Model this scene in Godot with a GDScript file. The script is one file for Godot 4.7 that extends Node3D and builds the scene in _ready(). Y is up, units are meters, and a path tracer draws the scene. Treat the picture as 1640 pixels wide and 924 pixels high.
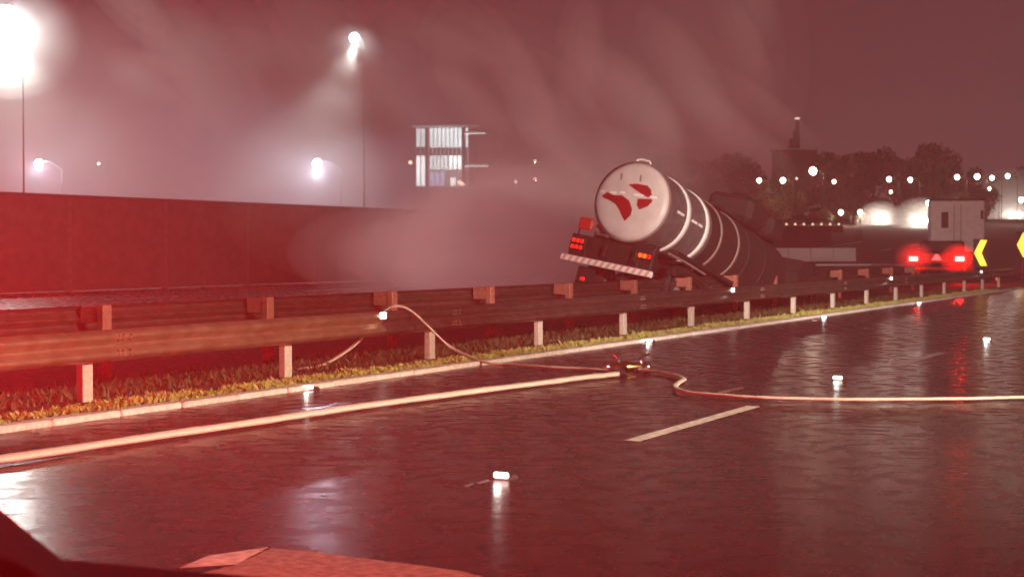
extends Node3D

# ------------------------------------------------------------------ frame of reference
# The camera stands at the origin, 1.7 m above the road, looking along -Z. The road runs TH to the right of that.
# road(s, t): s metres along the road, t metres to its right, seen from the camera.
const F := 2610.0
const EYE := 1.7
const HORIZON := 397.0
var TH := deg_to_rad(26.1)
var rng := RandomNumberGenerator.new()
var used := {}
var M := {}


func road(s: float, t: float, y := 0.0) -> Vector3:
	return Vector3(s * sin(TH) + t * cos(TH), y, -(s * cos(TH) - t * sin(TH)))


func at(x: float, y: float, d: float) -> Vector3:   # a point d metres ahead, on the bearing and elevation measured in the photograph
	return Vector3((x - 820.0) / F * d, EYE - (y - HORIZON) / F * d, -d)


func flat(x: float, y: float, h := 0.0) -> Vector3:  # the point of the level road on that bearing
	var d := F * (EYE - h) / (y - HORIZON)
	return Vector3((x - 820.0) / F * d, h, -d)


func rise(p: Vector3) -> float:                      # the land climbs beyond ninety metres
	return 5.0 * smoothstep(90.0, 260.0, -p.z) + 0.02 * maxf(0.0, -p.z - 200.0)


func ditch(s: float, t: float) -> float:
	var along := smoothstep(39.0, 52.0, s) * (1.0 - smoothstep(56.0, 66.0, s))
	var across := smoothstep(-22.0, -20.4, t) * (1.0 - smoothstep(-15.3, -14.3, t))
	return 2.55 * along * across


func land(p: Vector3) -> float:
	var s := p.x * sin(TH) - p.z * cos(TH)
	var t := p.x * cos(TH) + p.z * sin(TH)
	var dip := 0.12 * smoothstep(-16.0, -15.0, t) * (1.0 - smoothstep(-13.4, -12.5, t))
	return rise(p) - ditch(s, t) - dip - 0.03


# ------------------------------------------------------------------ naming
func numbered(called: String) -> String:
	used[called] = used.get(called, -1) + 1
	return called if used[called] == 0 else "%s_%03d" % [called, used[called]]


func tag(o: Node, label: String, category: String, group := "") -> void:
	o.set_meta("label", label)
	o.set_meta("category", category)
	if group:
		o.set_meta("group", group)


func thing(called: String, label: String, category: String, where := Vector3.ZERO, turn := 0.0, group := "") -> Node3D:
	var o := Node3D.new()
	o.name = numbered(called)
	add_child(o)
	o.position = where
	o.rotation.y = turn
	tag(o, label, category, group)
	return o


func part(called: String, shape, m: Material, parent: Node, where := Vector3.ZERO) -> MeshInstance3D:
	var o := MeshInstance3D.new()
	o.name = called if parent != self else numbered(called)
	if shape is SurfaceTool:
		shape.generate_normals()
		o.mesh = shape.commit()
	else:
		o.mesh = shape
	o.material_override = m
	o.position = where
	parent.add_child(o, true)
	return o


func structure(called: String, shape, m: Material, parent: Node = self) -> MeshInstance3D:
	var o := part(called, shape, m, parent)
	if parent == self:
		o.set_meta("kind", "structure")
	return o


# ------------------------------------------------------------------ shapes
func begin() -> SurfaceTool:
	var st := SurfaceTool.new()
	st.begin(Mesh.PRIMITIVE_TRIANGLES)
	st.set_smooth_group(-1)
	return st


func tri(st: SurfaceTool, a: Vector3, b: Vector3, c: Vector3, out: Vector3) -> void:
	if (b - a).cross(c - a).dot(out) > 0.0:
		var k := b
		b = c
		c = k
	st.add_vertex(a)
	st.add_vertex(b)
	st.add_vertex(c)


func quad(st: SurfaceTool, a: Vector3, b: Vector3, c: Vector3, d: Vector3, out: Vector3) -> void:
	tri(st, a, b, c, out)
	tri(st, a, c, d, out)


func box(st: SurfaceTool, centre: Vector3, size: Vector3, bevel := 0.0, turn := Basis()) -> void:
	var h := size / 2.0
	var b := minf(bevel, minf(h.x, minf(h.y, h.z)) * 0.9)
	var p := func(sx: int, sy: int, sz: int, axis: int) -> Vector3:
		var v := Vector3(h.x - b, h.y - b, h.z - b)
		v[axis] = h[axis]
		return centre + turn * (v * Vector3(sx, sy, sz))
	for axis in 3:
		var u := (axis + 1) % 3
		var w := (axis + 2) % 3
		for sgn in [-1, 1]:
			var q: Array = []
			for k in [[-1, -1], [1, -1], [1, 1], [-1, 1]]:
				var g := [0, 0, 0]
				g[axis] = sgn
				g[u] = k[0]
				g[w] = k[1]
				q.append(p.call(g[0], g[1], g[2], axis))
			var n := Vector3.ZERO
			n[axis] = sgn
			quad(st, q[0], q[1], q[2], q[3], turn * n)
	if b <= 0.0:
		return
	for axis in 3:                                    # the twelve edges
		var u := (axis + 1) % 3
		var w := (axis + 2) % 3
		for su in [-1, 1]:
			for sw in [-1, 1]:
				var g := [0, 0, 0]
				g[u] = su
				g[w] = sw
				var lo := g.duplicate()
				var hi := g.duplicate()
				lo[axis] = -1
				hi[axis] = 1
				var n := Vector3.ZERO
				n[u] = su
				n[w] = sw
				quad(st, p.call(lo[0], lo[1], lo[2], u), p.call(hi[0], hi[1], hi[2], u), p.call(hi[0], hi[1], hi[2], w), p.call(lo[0], lo[1], lo[2], w), turn * n)
	for sx in [-1, 1]:
		for sy in [-1, 1]:
			for sz in [-1, 1]:
				tri(st, p.call(sx, sy, sz, 0), p.call(sx, sy, sz, 1), p.call(sx, sy, sz, 2), turn * Vector3(sx, sy, sz))


func tube(st: SurfaceTool, pts: Array, radii, sides := 10, squash := 1.0) -> void:
	st.set_smooth_group(0)
	var rings := []
	var up := Vector3.UP
	for i in pts.size():
		var dir: Vector3 = (pts[mini(i + 1, pts.size() - 1)] - pts[maxi(i - 1, 0)]).normalized()
		var ref := up if absf(dir.dot(up)) < 0.95 else Vector3.RIGHT
		var a := dir.cross(ref).normalized()
		var b := a.cross(dir).normalized() * squash
		var r: float = radii[i] if radii is Array else radii
		var ring := []
		for k in sides:
			var f := TAU * k / sides
			ring.append(pts[i] + (a * cos(f) + b * sin(f)) * r)
		rings.append(ring)
	for i in pts.size() - 1:
		for k in sides:
			var k2 := (k + 1) % sides
			quad(st, rings[i][k], rings[i][k2], rings[i + 1][k2], rings[i + 1][k], (rings[i][k] - pts[i]) + (rings[i][k2] - pts[i]))
	st.set_smooth_group(-1)
	for e in [0, pts.size() - 1]:
		var out: Vector3 = pts[e] - pts[1 if e == 0 else e - 1]
		for k in sides:
			tri(st, pts[e], rings[e][k], rings[e][(k + 1) % sides], out)


func lathe(st: SurfaceTool, profile: Array, sides: int, place: Transform3D, from := 0.0, to := TAU) -> void:   # profile of Vector2(radius, along the axis y)
	st.set_smooth_group(0)
	for i in profile.size() - 1:
		var p: Vector2 = profile[i]
		var q: Vector2 = profile[i + 1]
		var side := Vector2(q.y - p.y, -(q.x - p.x))
		for k in sides:
			var f := from + (to - from) * k / sides
			var g := from + (to - from) * (k + 1) / sides
			var e := Vector3(cos(f), 0, sin(f))
			var h := Vector3(cos(g), 0, sin(g))
			var m := (e + h).normalized()
			quad(st, place * (e * p.x + Vector3.UP * p.y), place * (h * p.x + Vector3.UP * p.y), place * (h * q.x + Vector3.UP * q.y), place * (e * q.x + Vector3.UP * q.y), place.basis * (m * side.x + Vector3.UP * side.y))
	st.set_smooth_group(-1)


func prism(st: SurfaceTool, outline: PackedVector2Array, depth: float, place: Transform3D) -> void:     # outline in x, y; depth towards +z
	var ids := Geometry2D.triangulate_polygon(outline)
	for k in range(0, ids.size(), 3):
		for z in [0.0, depth]:
			var v := []
			for j in 3:
				v.append(place * Vector3(outline[ids[k + j]].x, outline[ids[k + j]].y, z))
			tri(st, v[0], v[1], v[2], place.basis * Vector3(0, 0, 1 if z > 0 else -1))
	var ccw := not Geometry2D.is_polygon_clockwise(outline)
	for k in outline.size():
		var a := outline[k]
		var b := outline[(k + 1) % outline.size()]
		var n := Vector3(b.y - a.y, a.x - b.x, 0) * (1.0 if ccw else -1.0)
		quad(st, place * Vector3(a.x, a.y, 0), place * Vector3(b.x, b.y, 0), place * Vector3(b.x, b.y, depth), place * Vector3(a.x, a.y, depth), place.basis * n)


func smooth_path(pts: Array, each := 10) -> Array:
	var c := Curve3D.new()
	for i in pts.size():
		var a: Vector3 = pts[maxi(i - 1, 0)]
		var b: Vector3 = pts[mini(i + 1, pts.size() - 1)]
		c.add_point(pts[i], -(b - a) / 6.0, (b - a) / 6.0)
	var out := []
	for i in pts.size() - 1:
		for k in each:
			out.append(c.sample(i, float(k) / each))
	out.append(pts[-1])
	return out


# ------------------------------------------------------------------ materials
func lin(r: float, g: float, b: float) -> Color:
	return Color(r, g, b).linear_to_srgb()


func noise(freq: float, octaves := 4, sd := 1, kind := FastNoiseLite.TYPE_SIMPLEX_SMOOTH) -> FastNoiseLite:
	var n := FastNoiseLite.new()
	n.noise_type = kind
	n.frequency = freq
	n.fractal_octaves = octaves
	n.seed = sd
	return n


func noise_tex(n: FastNoiseLite, lo: Color, hi: Color, size := 512, mid := 0.5) -> NoiseTexture2D:
	var t := NoiseTexture2D.new()
	t.width = size
	t.height = size
	t.seamless = true
	t.noise = n
	var g := Gradient.new()
	g.offsets = PackedFloat32Array([clampf(mid - 0.35, 0, 1), clampf(mid + 0.35, 0, 1)])
	g.colors = PackedColorArray([lo, hi])
	t.color_ramp = g
	return t


func bumps(n: FastNoiseLite, strength: float, size := 512) -> NoiseTexture2D:
	var t := NoiseTexture2D.new()
	t.width = size
	t.height = size
	t.seamless = true
	t.noise = n
	t.as_normal_map = true
	t.bump_strength = strength
	return t


func mat(called: String, c: Color, rough := 0.6, metal := 0.0) -> StandardMaterial3D:
	var m := StandardMaterial3D.new()
	m.resource_name = called
	m.albedo_color = c
	m.roughness = rough
	m.metallic = metal
	M[called] = m
	return m


func worn(called: String, lo: Color, hi: Color, rough: float, metal: float, metres: float, freq := 0.012, sd := 3, bump := 0.0) -> StandardMaterial3D:
	var m := mat(called, Color.WHITE, rough, metal)
	m.albedo_texture = noise_tex(noise(freq, 5, sd), lo, hi)
	m.uv1_triplanar = true
	m.uv1_world_triplanar = true
	m.uv1_scale = Vector3.ONE / metres
	if bump > 0.0:
		m.normal_enabled = true
		m.normal_texture = bumps(noise(freq * 4.0, 4, sd + 1), bump)
		m.normal_scale = 0.6
	return m


func lit(called: String, c: Color, energy: float) -> StandardMaterial3D:
	var m := mat(called, c, 0.4)
	m.emission_enabled = true
	m.emission = c
	m.emission_energy_multiplier = energy
	return m


func materials() -> void:
	var a := mat("wet_asphalt", Color.WHITE, 1.0)
	a.albedo_texture = noise_tex(noise(0.02, 5, 5), lin(0.016, 0.0155, 0.0155), lin(0.032, 0.031, 0.031), 1024)
	a.roughness_texture = noise_tex(noise(0.004, 4, 8), Color(0.19, 0.19, 0.19), Color(0.33, 0.33, 0.33), 1024)
	a.roughness_texture_channel = BaseMaterial3D.TEXTURE_CHANNEL_RED
	a.normal_enabled = true
	a.normal_texture = bumps(noise(0.25, 2, 9), 2.0, 1024)
	a.normal_scale = 0.08
	a.metallic_specular = 0.17
	a.uv1_triplanar = true
	a.uv1_world_triplanar = true
	a.uv1_scale = Vector3.ONE / 1.7
	var patch := worn("pale_patch", lin(0.16, 0.13, 0.11), lin(0.34, 0.28, 0.24), 0.55, 0.0, 0.9, 0.02, 12, 3.0)  # mottled pale tone, lighter than the asphalt
	patch.normal_scale = 0.5
	worn("road_paint", lin(0.38, 0.36, 0.33), lin(0.78, 0.75, 0.70), 0.42, 0.0, 1.3, 0.02, 14, 2.0)
	worn("kerb_paint", lin(0.52, 0.50, 0.46), lin(0.80, 0.77, 0.72), 0.5, 0.0, 0.9, 0.02, 16, 2.0)
	worn("kerb_paint_dull", lin(0.44, 0.42, 0.38), lin(0.72, 0.69, 0.63), 0.55, 0.0, 0.8, 0.025, 17, 2.0)
	worn("thin_paint", lin(0.10, 0.09, 0.09), lin(0.34, 0.32, 0.30), 0.36, 0.0, 0.6, 0.05, 15, 2.0)
	worn("soil", lin(0.022, 0.016, 0.011), lin(0.07, 0.05, 0.032), 0.95, 0.0, 2.0, 0.02, 21, 6.0)
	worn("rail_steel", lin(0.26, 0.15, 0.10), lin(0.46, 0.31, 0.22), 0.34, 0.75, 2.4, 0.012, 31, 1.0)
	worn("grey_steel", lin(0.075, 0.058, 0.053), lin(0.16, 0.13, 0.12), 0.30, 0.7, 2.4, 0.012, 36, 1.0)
	worn("unlit_steel", lin(0.035, 0.024, 0.02), lin(0.09, 0.07, 0.06), 0.5, 0.3, 2.0, 0.015, 35, 1.0)  # dark tone stands for the unlit back of the far beam
	worn("rusty_steel", lin(0.14, 0.07, 0.04), lin(0.34, 0.25, 0.19), 0.65, 0.3, 0.6, 0.03, 32, 2.0)
	worn("post_paint", lin(0.44, 0.41, 0.35), lin(0.62, 0.58, 0.51), 0.5, 0.0, 0.8, 0.02, 33, 1.0)
	worn("post_steel", lin(0.30, 0.10, 0.075), lin(0.48, 0.19, 0.14), 0.55, 0.2, 0.8, 0.02, 34, 1.0)
	worn("wall_concrete", lin(0.075, 0.05, 0.045), lin(0.11, 0.075, 0.07), 0.85, 0.0, 4.0, 0.01, 41, 2.0)
	worn("wall_post", lin(0.085, 0.06, 0.055), lin(0.135, 0.10, 0.095), 0.8, 0.0, 3.0, 0.02, 42, 1.0)
	worn("hose_jacket", lin(0.46, 0.43, 0.37), lin(0.66, 0.63, 0.56), 0.75, 0.0, 0.35, 0.03, 51, 2.0)
	worn("dry_asphalt", lin(0.03, 0.03, 0.03), lin(0.06, 0.058, 0.056), 0.9, 0.0, 3.0, 0.02, 55)
	mat("brass", lin(0.62, 0.45, 0.20), 0.25, 1.0)
	mat("chrome", lin(0.75, 0.75, 0.75), 0.15, 1.0)
	worn("tank_end", lin(0.56, 0.54, 0.53), lin(0.66, 0.64, 0.63), 0.42, 0.0, 2.2, 0.01, 61)
	worn("tank_shell", lin(0.12, 0.11, 0.117), lin(0.22, 0.205, 0.21), 0.38, 0.35, 2.0, 0.012, 62)
	worn("tank_burnt", lin(0.006, 0.005, 0.005), lin(0.022, 0.018, 0.018), 0.8, 0.0, 1.4, 0.015, 63, 3.0)
	mat("band_metal", lin(0.86, 0.84, 0.82), 0.35, 0.0)
	mat("band_sooty", lin(0.22, 0.17, 0.16), 0.6, 0.0)
	mat("logo_red", lin(0.30, 0.010, 0.014), 0.5)
	mat("tape_white", lin(0.86, 0.86, 0.84), 0.3)
	mat("tape_red", lin(0.72, 0.36, 0.33), 0.35)
	worn("chassis", lin(0.010, 0.009, 0.009), lin(0.03, 0.026, 0.025), 0.6, 0.2, 1.0, 0.02, 64, 1.0)
	mat("rubber", lin(0.012, 0.012, 0.012), 0.85)
	mat("flag_red", lin(0.50, 0.03, 0.02), 0.55)
	mat("box_grey", lin(0.22, 0.20, 0.19), 0.5)
	lit("amber_lamp", Color(1.0, 0.36, 0.08), 1.6)
	lit("dim_red_lamp", Color(1.0, 0.12, 0.06), 0.7)
	lit("tail_lamp", Color(1.0, 0.13, 0.10), 5.0)
	lit("tail_core", Color(1.0, 0.80, 0.66), 6.0)
	lit("white_lamp", Color(1.0, 0.97, 0.90), 9.0)
	lit("cool_lamp", Color(0.93, 0.96, 1.0), 26.0)
	lit("head_lamp", Color(1.0, 0.96, 0.88), 22.0)
	lit("reflector_glow", Color(1.0, 0.98, 0.94), 3.0)  # emission painted in for light that studs and reflectors throw back
	lit("small_lamp", Color(1.0, 0.90, 0.78), 4.0)
	lit("dim_lamp", Color(1.0, 0.86, 0.76), 1.1)
	lit("red_beacon", Color(1.0, 0.04, 0.05), 5.0)
	lit("chevron_glow", Color(1.0, 0.80, 0.26), 1.7)  # glow put in for lamplight that the sign sheeting would return
	mat("sign_black", lin(0.012, 0.012, 0.012), 0.5)
	mat("lamp_grey", lin(0.035, 0.033, 0.033), 0.5, 0.3)
	worn("bark", lin(0.03, 0.022, 0.015), lin(0.07, 0.05, 0.035), 0.9, 0.0, 1.0, 0.03, 71, 3.0)
	for k in 3:
		var lf := mat("leaves_%d" % k, lin([0.030, 0.040, 0.055][k], [0.040, 0.058, 0.075][k], [0.020, 0.024, 0.028][k]), 0.7)
		lf.vertex_color_use_as_albedo = true
		lf.albedo_color = lin(1, 1, 1)
	var gr := mat("grass_blade", Color.WHITE, 0.6)
	gr.vertex_color_use_as_albedo = true
	worn("box_white", lin(0.50, 0.48, 0.47), lin(0.60, 0.58, 0.56), 0.5, 0.0, 2.0, 0.01, 81)
	worn("barrier_concrete", lin(0.70, 0.66, 0.63), lin(0.84, 0.80, 0.77), 0.7, 0.0, 2.0, 0.02, 82, 1.0)
	mat("barrier_red", lin(0.42, 0.04, 0.04), 0.5)
	mat("building_dark", lin(0.09, 0.085, 0.085), 0.7)
	worn("building_white", lin(0.62, 0.63, 0.62), lin(0.78, 0.79, 0.78), 0.6, 0.0, 3.0, 0.02, 83)
	lit("lit_window", Color(0.90, 0.97, 0.97), 1.8)
	lit("bright_window", Color(0.95, 1.0, 0.99), 2.8)
	lit("blue_window", Color(0.80, 0.86, 1.0), 0.9)
	var paint := mat("red_paint", lin(0.26, 0.006, 0.008), 0.6)
	paint.metallic_specular = 0.05
	mat("car_paint", lin(0.10, 0.10, 0.11), 0.35, 0.2)
	mat("car_glass", lin(0.02, 0.02, 0.022), 0.08)


# ------------------------------------------------------------------ _ready
func _ready() -> void:
	rng.seed = 7
	# camera: a 68 mm lens, 20 degrees high, tilted 1.4 degrees down
	var cam := Camera3D.new()
	cam.name = "camera"
	cam.position = Vector3(0, EYE, 0)
	cam.rotation.x = -atan((462.0 - HORIZON) / F)
	cam.fov = rad_to_deg(2.0 * atan(462.0 / F))
	cam.near = 0.1
	cam.far = 4000.0
	var ca := CameraAttributesPhysical.new()
	ca.frustum_focal_length = 12.0 * F / 462.0
	ca.frustum_near = 0.1
	ca.frustum_far = 4000.0
	ca.frustum_focus_distance = 15.0
	ca.exposure_aperture = 4.0
	cam.attributes = ca
	add_child(cam)
	# night sky under town glow, haze
	var env := Environment.new()
	env.background_mode = Environment.BG_SKY
	var sm := ProceduralSkyMaterial.new()
	sm.sky_top_color = lin(0.050, 0.024, 0.027)
	sm.sky_horizon_color = lin(0.086, 0.042, 0.047)
	sm.sky_curve = 0.12
	sm.ground_bottom_color = lin(0.02, 0.01, 0.01)
	sm.ground_horizon_color = lin(0.05, 0.025, 0.025)
	env.sky = Sky.new()
	env.sky.sky_material = sm
	env.tonemap_mode = Environment.TONE_MAPPER_LINEAR
	env.tonemap_exposure = 1.0
	env.sdfgi_enabled = true
	env.ssao_enabled = true
	env.ssil_enabled = true
	env.fog_enabled = true
	env.fog_density = 0.0006
	env.fog_light_color = Color(1.0, 0.98, 0.98)
	env.volumetric_fog_enabled = true
	env.volumetric_fog_density = 0.0
	var we := WorldEnvironment.new()
	we.name = "environment"
	we.environment = env
	add_child(we)

	materials()
	ground()
	sound_wall()
	guardrails()
	grass()
	trees()
	far_buildings()
	street_lamps()
	tanker()
	smoke()
	far_traffic()
	hoses()
	studs()
	red_car()
	added_lamp()
	added_far_lamp()
	glare_fog()


func omni(parent: Node, where: Vector3, c: Color, energy: float, size := 0.15) -> void:
	var l := OmniLight3D.new()
	l.name = "lamp_light"
	l.position = where
	l.light_color = c
	l.light_energy = energy
	l.omni_range = 400.0
	l.omni_attenuation = 2.0
	l.light_size = size
	l.shadow_enabled = true
	parent.add_child(l, true)


func spot(parent: Node, where: Vector3, towards: Vector3, c: Color, energy: float, angle: float, blend := 0.6, size := 0.15) -> void:
	var l := SpotLight3D.new()
	l.name = "lamp_light"
	l.light_color = c
	l.light_energy = energy
	l.spot_range = 400.0
	l.spot_attenuation = 2.0
	l.spot_angle = angle
	l.spot_angle_attenuation = blend
	l.light_size = size
	l.shadow_enabled = true
	parent.add_child(l, true)
	var z := -towards.normalized()
	var x := Vector3.UP.cross(z)
	x = x.normalized() if x.length() > 0.01 else Vector3.RIGHT
	l.transform = Transform3D(Basis(x, z.cross(x), z), where)


# ------------------------------------------------------------------ the setting
func sheet(st: SurfaceTool, s0: float, s1: float, t0: float, t1: float, y: float, step := 4.0, skirt := 0.0) -> void:
	var n := maxi(1, int(ceil((s1 - s0) / step)))
	for i in n:
		var a := lerpf(s0, s1, float(i) / n)
		var b := lerpf(s0, s1, float(i + 1) / n)
		var p := [road(a, t0), road(b, t0), road(b, t1), road(a, t1)]
		for k in 4:
			p[k].y = y + rise(p[k])
		quad(st, p[0], p[1], p[2], p[3], Vector3.UP)
		if skirt > 0.0:
			var d := Vector3(0, -skirt, 0)
			quad(st, p[0], p[1], p[1] + d, p[0] + d, road(0, -1))
			quad(st, p[3], p[2], p[2] + d, p[3] + d, road(0, 1))


func ground() -> void:
	var xs := []
	var zs := []
	var v := -420.0
	while v < 430.0:
		xs.append(v)
		v += 0.7 if v > -18.0 and v < 22.0 else 6.0 if absf(v) < 120.0 else 30.0
	v = -25.0
	while v < 950.0:
		zs.append(v)
		v += 0.7 if v > 10.0 and v < 72.0 else 4.0 if v < 300.0 else 50.0
	var st := begin()
	st.set_smooth_group(0)
	for j in zs.size() - 1:
		for i in xs.size() - 1:
			var q := [Vector3(xs[i], 0, -zs[j]), Vector3(xs[i + 1], 0, -zs[j]), Vector3(xs[i + 1], 0, -zs[j + 1]), Vector3(xs[i], 0, -zs[j + 1])]
			for k in 4:
				q[k].y = land(q[k]) - (0.12 if -q[k].z > 75.0 else 0.0)
			quad(st, q[0], q[1], q[2], q[3], Vector3.UP)
	structure("ground", st, M.soil)
	# the near carriageway and its markings
	st = begin()
	sheet(st, -20, 170, -11.02, 9.0, 0.0, 4.0, 0.25)
	var rd := structure("road", st, M.wet_asphalt)
	st = begin()
	box(st, Vector3.ZERO, Vector3(0.20, 0.20, 0.985), 0.018)
	st.generate_normals()
	var stone := st.commit()
	var kerb := Node3D.new()
	kerb.name = "kerb"
	add_child(kerb)
	kerb.set_meta("kind", "structure")
	kerb.rotation.y = -TH
	for k in 78:
		var ks := part("kerb_stone", stone, M.kerb_paint if k % 3 else M.kerb_paint_dull, kerb, Vector3(-10.86 + rng.randf_range(-0.006, 0.006), -0.040 + rng.randf_range(-0.004, 0.004), -(2.5 + k)))
		ks.rotation.y = rng.randf_range(-0.004, 0.004)
	for k in 6:                                       # worn dashes between the lanes
		st = begin()
		var s := 13.3 + 10.0 * k
		sheet(st, s, s + 3.5, -5.42, -5.26, 0.004, 2.0)
		structure("lane_dash", st, M.road_paint if k == 0 else M.thin_paint, rd)
	for b in [[742, 779, 757, 774], [762, 774, 781, 769], [1150, 628, 1190, 620]]:      # what is left of worn dashes
		st = begin()
		quad(st, flat(b[0], b[1], 0.004), flat(b[0] + 5, b[1] + 3, 0.004), flat(b[2] + 3, b[3] + 2, 0.004), flat(b[2], b[3], 0.004), Vector3.UP)
		structure("worn_dash", st, M.thin_paint, rd)
	st = begin()
	var dash := [flat(283, 912, 0.004), flat(330, 892, 0.004), flat(428, 878, 0.004), flat(376, 906, 0.004)]
	quad(st, dash[0], dash[1], dash[2], dash[3], Vector3.UP)
	structure("marking_piece", st, M.road_paint, rd)
	st = begin()
	var rim := [Vector2(250, 934), Vector2(372, 908), Vector2(432, 880), Vector2(500, 885), Vector2(570, 895), Vector2(660, 906), Vector2(740, 917), Vector2(800, 934), Vector2(700, 990), Vector2(300, 990)]
	var heart := flat(530, 945, 0.004)
	for k in rim.size():
		var a: Vector2 = rim[k]
		var b: Vector2 = rim[(k + 1) % rim.size()]
		tri(st, heart, flat(a.x, a.y, 0.004), flat(b.x, b.y, 0.004), Vector3.UP)
	structure("pale_area", st, M.pale_patch, rd)  # pale area lying on the asphalt
	# the far carriageway, wider past the ditch
	st = begin()
	sheet(st, -20, 64, -43.4, -21.6, 0.0, 4.0, 0.25)
	var fr := structure("far_road", st, M.wet_asphalt)
	st = begin()
	sheet(st, 64, 330, -43.4, -16.4, 0.0, 4.0, 0.25)
	structure("road_surface", st, M.dry_asphalt, fr)
	st = begin()
	sheet(st, -20, 64, -22.3, -22.12, 0.004)
	sheet(st, -20, 330, -42.4, -42.2, 0.004)
	structure("edge_line", st, M.road_paint, fr)
	for k in 14:
		for t in [-29.0, -35.6]:
			st = begin()
			sheet(st, 6.0 + 12.0 * k, 10.0 + 12.0 * k, t, t + 0.16, 0.004)
			structure("lane_dash", st, M.road_paint, fr)
	# the side road on the slope where the oncoming cars are
	st = begin()
	for i in 20:
		var d0 := 170.0 + i * 8.0
		var q := [Vector3(0.215 * d0, 0, -d0), Vector3(0.345 * d0, 0, -d0), Vector3(0.345 * (d0 + 8), 0, -d0 - 8), Vector3(0.215 * (d0 + 8), 0, -d0 - 8)]
		for k in 4:
			q[k].y = rise(q[k]) + 0.06
		quad(st, q[0], q[1], q[2], q[3], Vector3.UP)
	structure("side_road", st, M.dry_asphalt)


func sound_wall() -> void:
	var w := thing("sound_barrier_wall", "tall dark concrete sound barrier wall along the far carriageway, vanishing into smoke", "wall", road(20, -44), -TH)
	var panel := BoxMesh.new()
	panel.size = Vector3(0.14, 1.228, 5.78)
	var st := begin()
	box(st, Vector3.ZERO, Vector3(0.18, 3.80, 0.24), 0.02)
	st.generate_normals()
	var post := st.commit()
	st = begin()
	box(st, Vector3.ZERO, Vector3(0.20, 0.10, 5.98), 0.02)
	st.generate_normals()
	var cap := st.commit()
	for i in 26:
		var z := -6.0 * i + 12.0
		part("wall_post", post, M.wall_post, w, Vector3(0, 1.80, z))
		for k in 3:
			part("panel", panel, M.wall_concrete, w, Vector3(0.004 * ((i * 7 + k * 3) % 3), 0.62 + 1.23 * k, z - 3.0))
		part("coping", cap, M.wall_concrete, w, Vector3(0, 3.70 + 0.048, z - 3.0))


# ------------------------------------------------------------------ guardrails
func beam_mesh(length: float) -> ArrayMesh:
	var prof := [Vector2(0.0, -0.18), Vector2(0.035, -0.165), Vector2(0.085, -0.125), Vector2(0.09, -0.085), Vector2(0.04, -0.035), Vector2(0.012, -0.01), Vector2(0.012, 0.01), Vector2(0.04, 0.035), Vector2(0.09, 0.085), Vector2(0.085, 0.125), Vector2(0.035, 0.165), Vector2(0.0, 0.18)]
	var st := begin()
	st.set_smooth_group(0)
	for i in prof.size() - 1:
		var p: Vector2 = prof[i]
		var q: Vector2 = prof[i + 1]
		var n := Vector3(q.y - p.y, -(q.x - p.x), 0)
		for side in [0.0, -0.006]:
			var o: Vector3 = n.normalized() * side
			quad(st, Vector3(p.x, p.y, 0) + o, Vector3(q.x, q.y, 0) + o, Vector3(q.x, q.y, -length) + o, Vector3(p.x, p.y, -length) + o, n * (1.0 if side == 0.0 else -1.0))
	st.generate_normals()
	return st.commit()


func guardrails() -> void:
	var beam := beam_mesh(4.16)
	var st := begin()
	box(st, Vector3.ZERO, Vector3(0.10, 0.80, 0.17), 0.008)
	st.generate_normals()
	var post := st.commit()
	st = begin()
	box(st, Vector3.ZERO, Vector3(0.16, 0.30, 0.12), 0.01)
	st.generate_normals()
	var spacer := st.commit()
	st = begin()
	for sx in [-0.10, 0.02, 0.10]:
		for sy in [-0.11, -0.06, 0.06, 0.11]:
			box(st, Vector3(0.085, sy, sx), Vector3(0.035, 0.028, 0.028), 0.008)
	st.generate_normals()
	var bolts := st.commit()
	st = begin()
	box(st, Vector3.ZERO, Vector3(0.05, 0.10, 0.13), 0.012)
	st.generate_normals()
	var reflector := st.commit()
	# near rail: beam on the camera's side of pale posts
	var a := thing("guardrail", "near corrugated steel guardrail on pale posts along the grass edge", "guardrail", road(14.3, -12.3), -TH)
	for i in range(-2, 16):
		part("post", post, M.post_paint, a, Vector3(-0.06, 0.34, -4.0 * i))
		part("spacer_block", spacer, M.post_steel, a, Vector3(0.06, 0.58, -4.0 * i))
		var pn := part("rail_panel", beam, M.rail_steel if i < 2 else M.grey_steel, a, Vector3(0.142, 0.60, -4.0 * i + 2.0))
		pn.rotation.z = rng.randf_range(-0.03, 0.03)
		pn.rotation.y = rng.randf_range(-0.002, 0.002)
		if i % 2 == 0:
			part("splice_bolts", bolts, M.rusty_steel, a, Vector3(0.142, 0.60, -4.0 * i - 0.35)).set_meta("kind", "stuff")
	for s in [6.05, 22.0, 38.0, 54.0]:
		part("reflector", reflector, M.reflector_glow, a, Vector3(0.25, 0.72, -s))  # passive reflectors, their returned light put in as emission
	# far rail: seen from behind, its beam faces the far carriageway
	st = begin()
	box(st, Vector3.ZERO, Vector3(0.12, 1.02, 0.19), 0.01)
	st.generate_normals()
	var post_b := st.commit()
	st = begin()
	box(st, Vector3.ZERO, Vector3(0.30, 0.24, 0.17), 0.012)
	st.generate_normals()
	var spacer_b := st.commit()
	var b := thing("guardrail", "second guardrail behind the near one, seen from its back with square spacer blocks", "guardrail", road(18.0, -15.2), -TH)
	for i in range(-4, 14):
		var q := road(18.0 + 4.0 * i, -15.2)
		part("post", post_b, M.post_steel, b, Vector3(0, 0.39, -4.0 * i))
		part("spacer_block", spacer_b, M.post_steel, b, Vector3(-0.21, 0.76, -4.0 * i))
		var pn := part("rail_panel", beam, M.unlit_steel, b, Vector3(-0.37, 0.70, -4.0 * i - 2.1))
		pn.rotation.y = PI
		if q.x > 1e9:
			break


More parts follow.
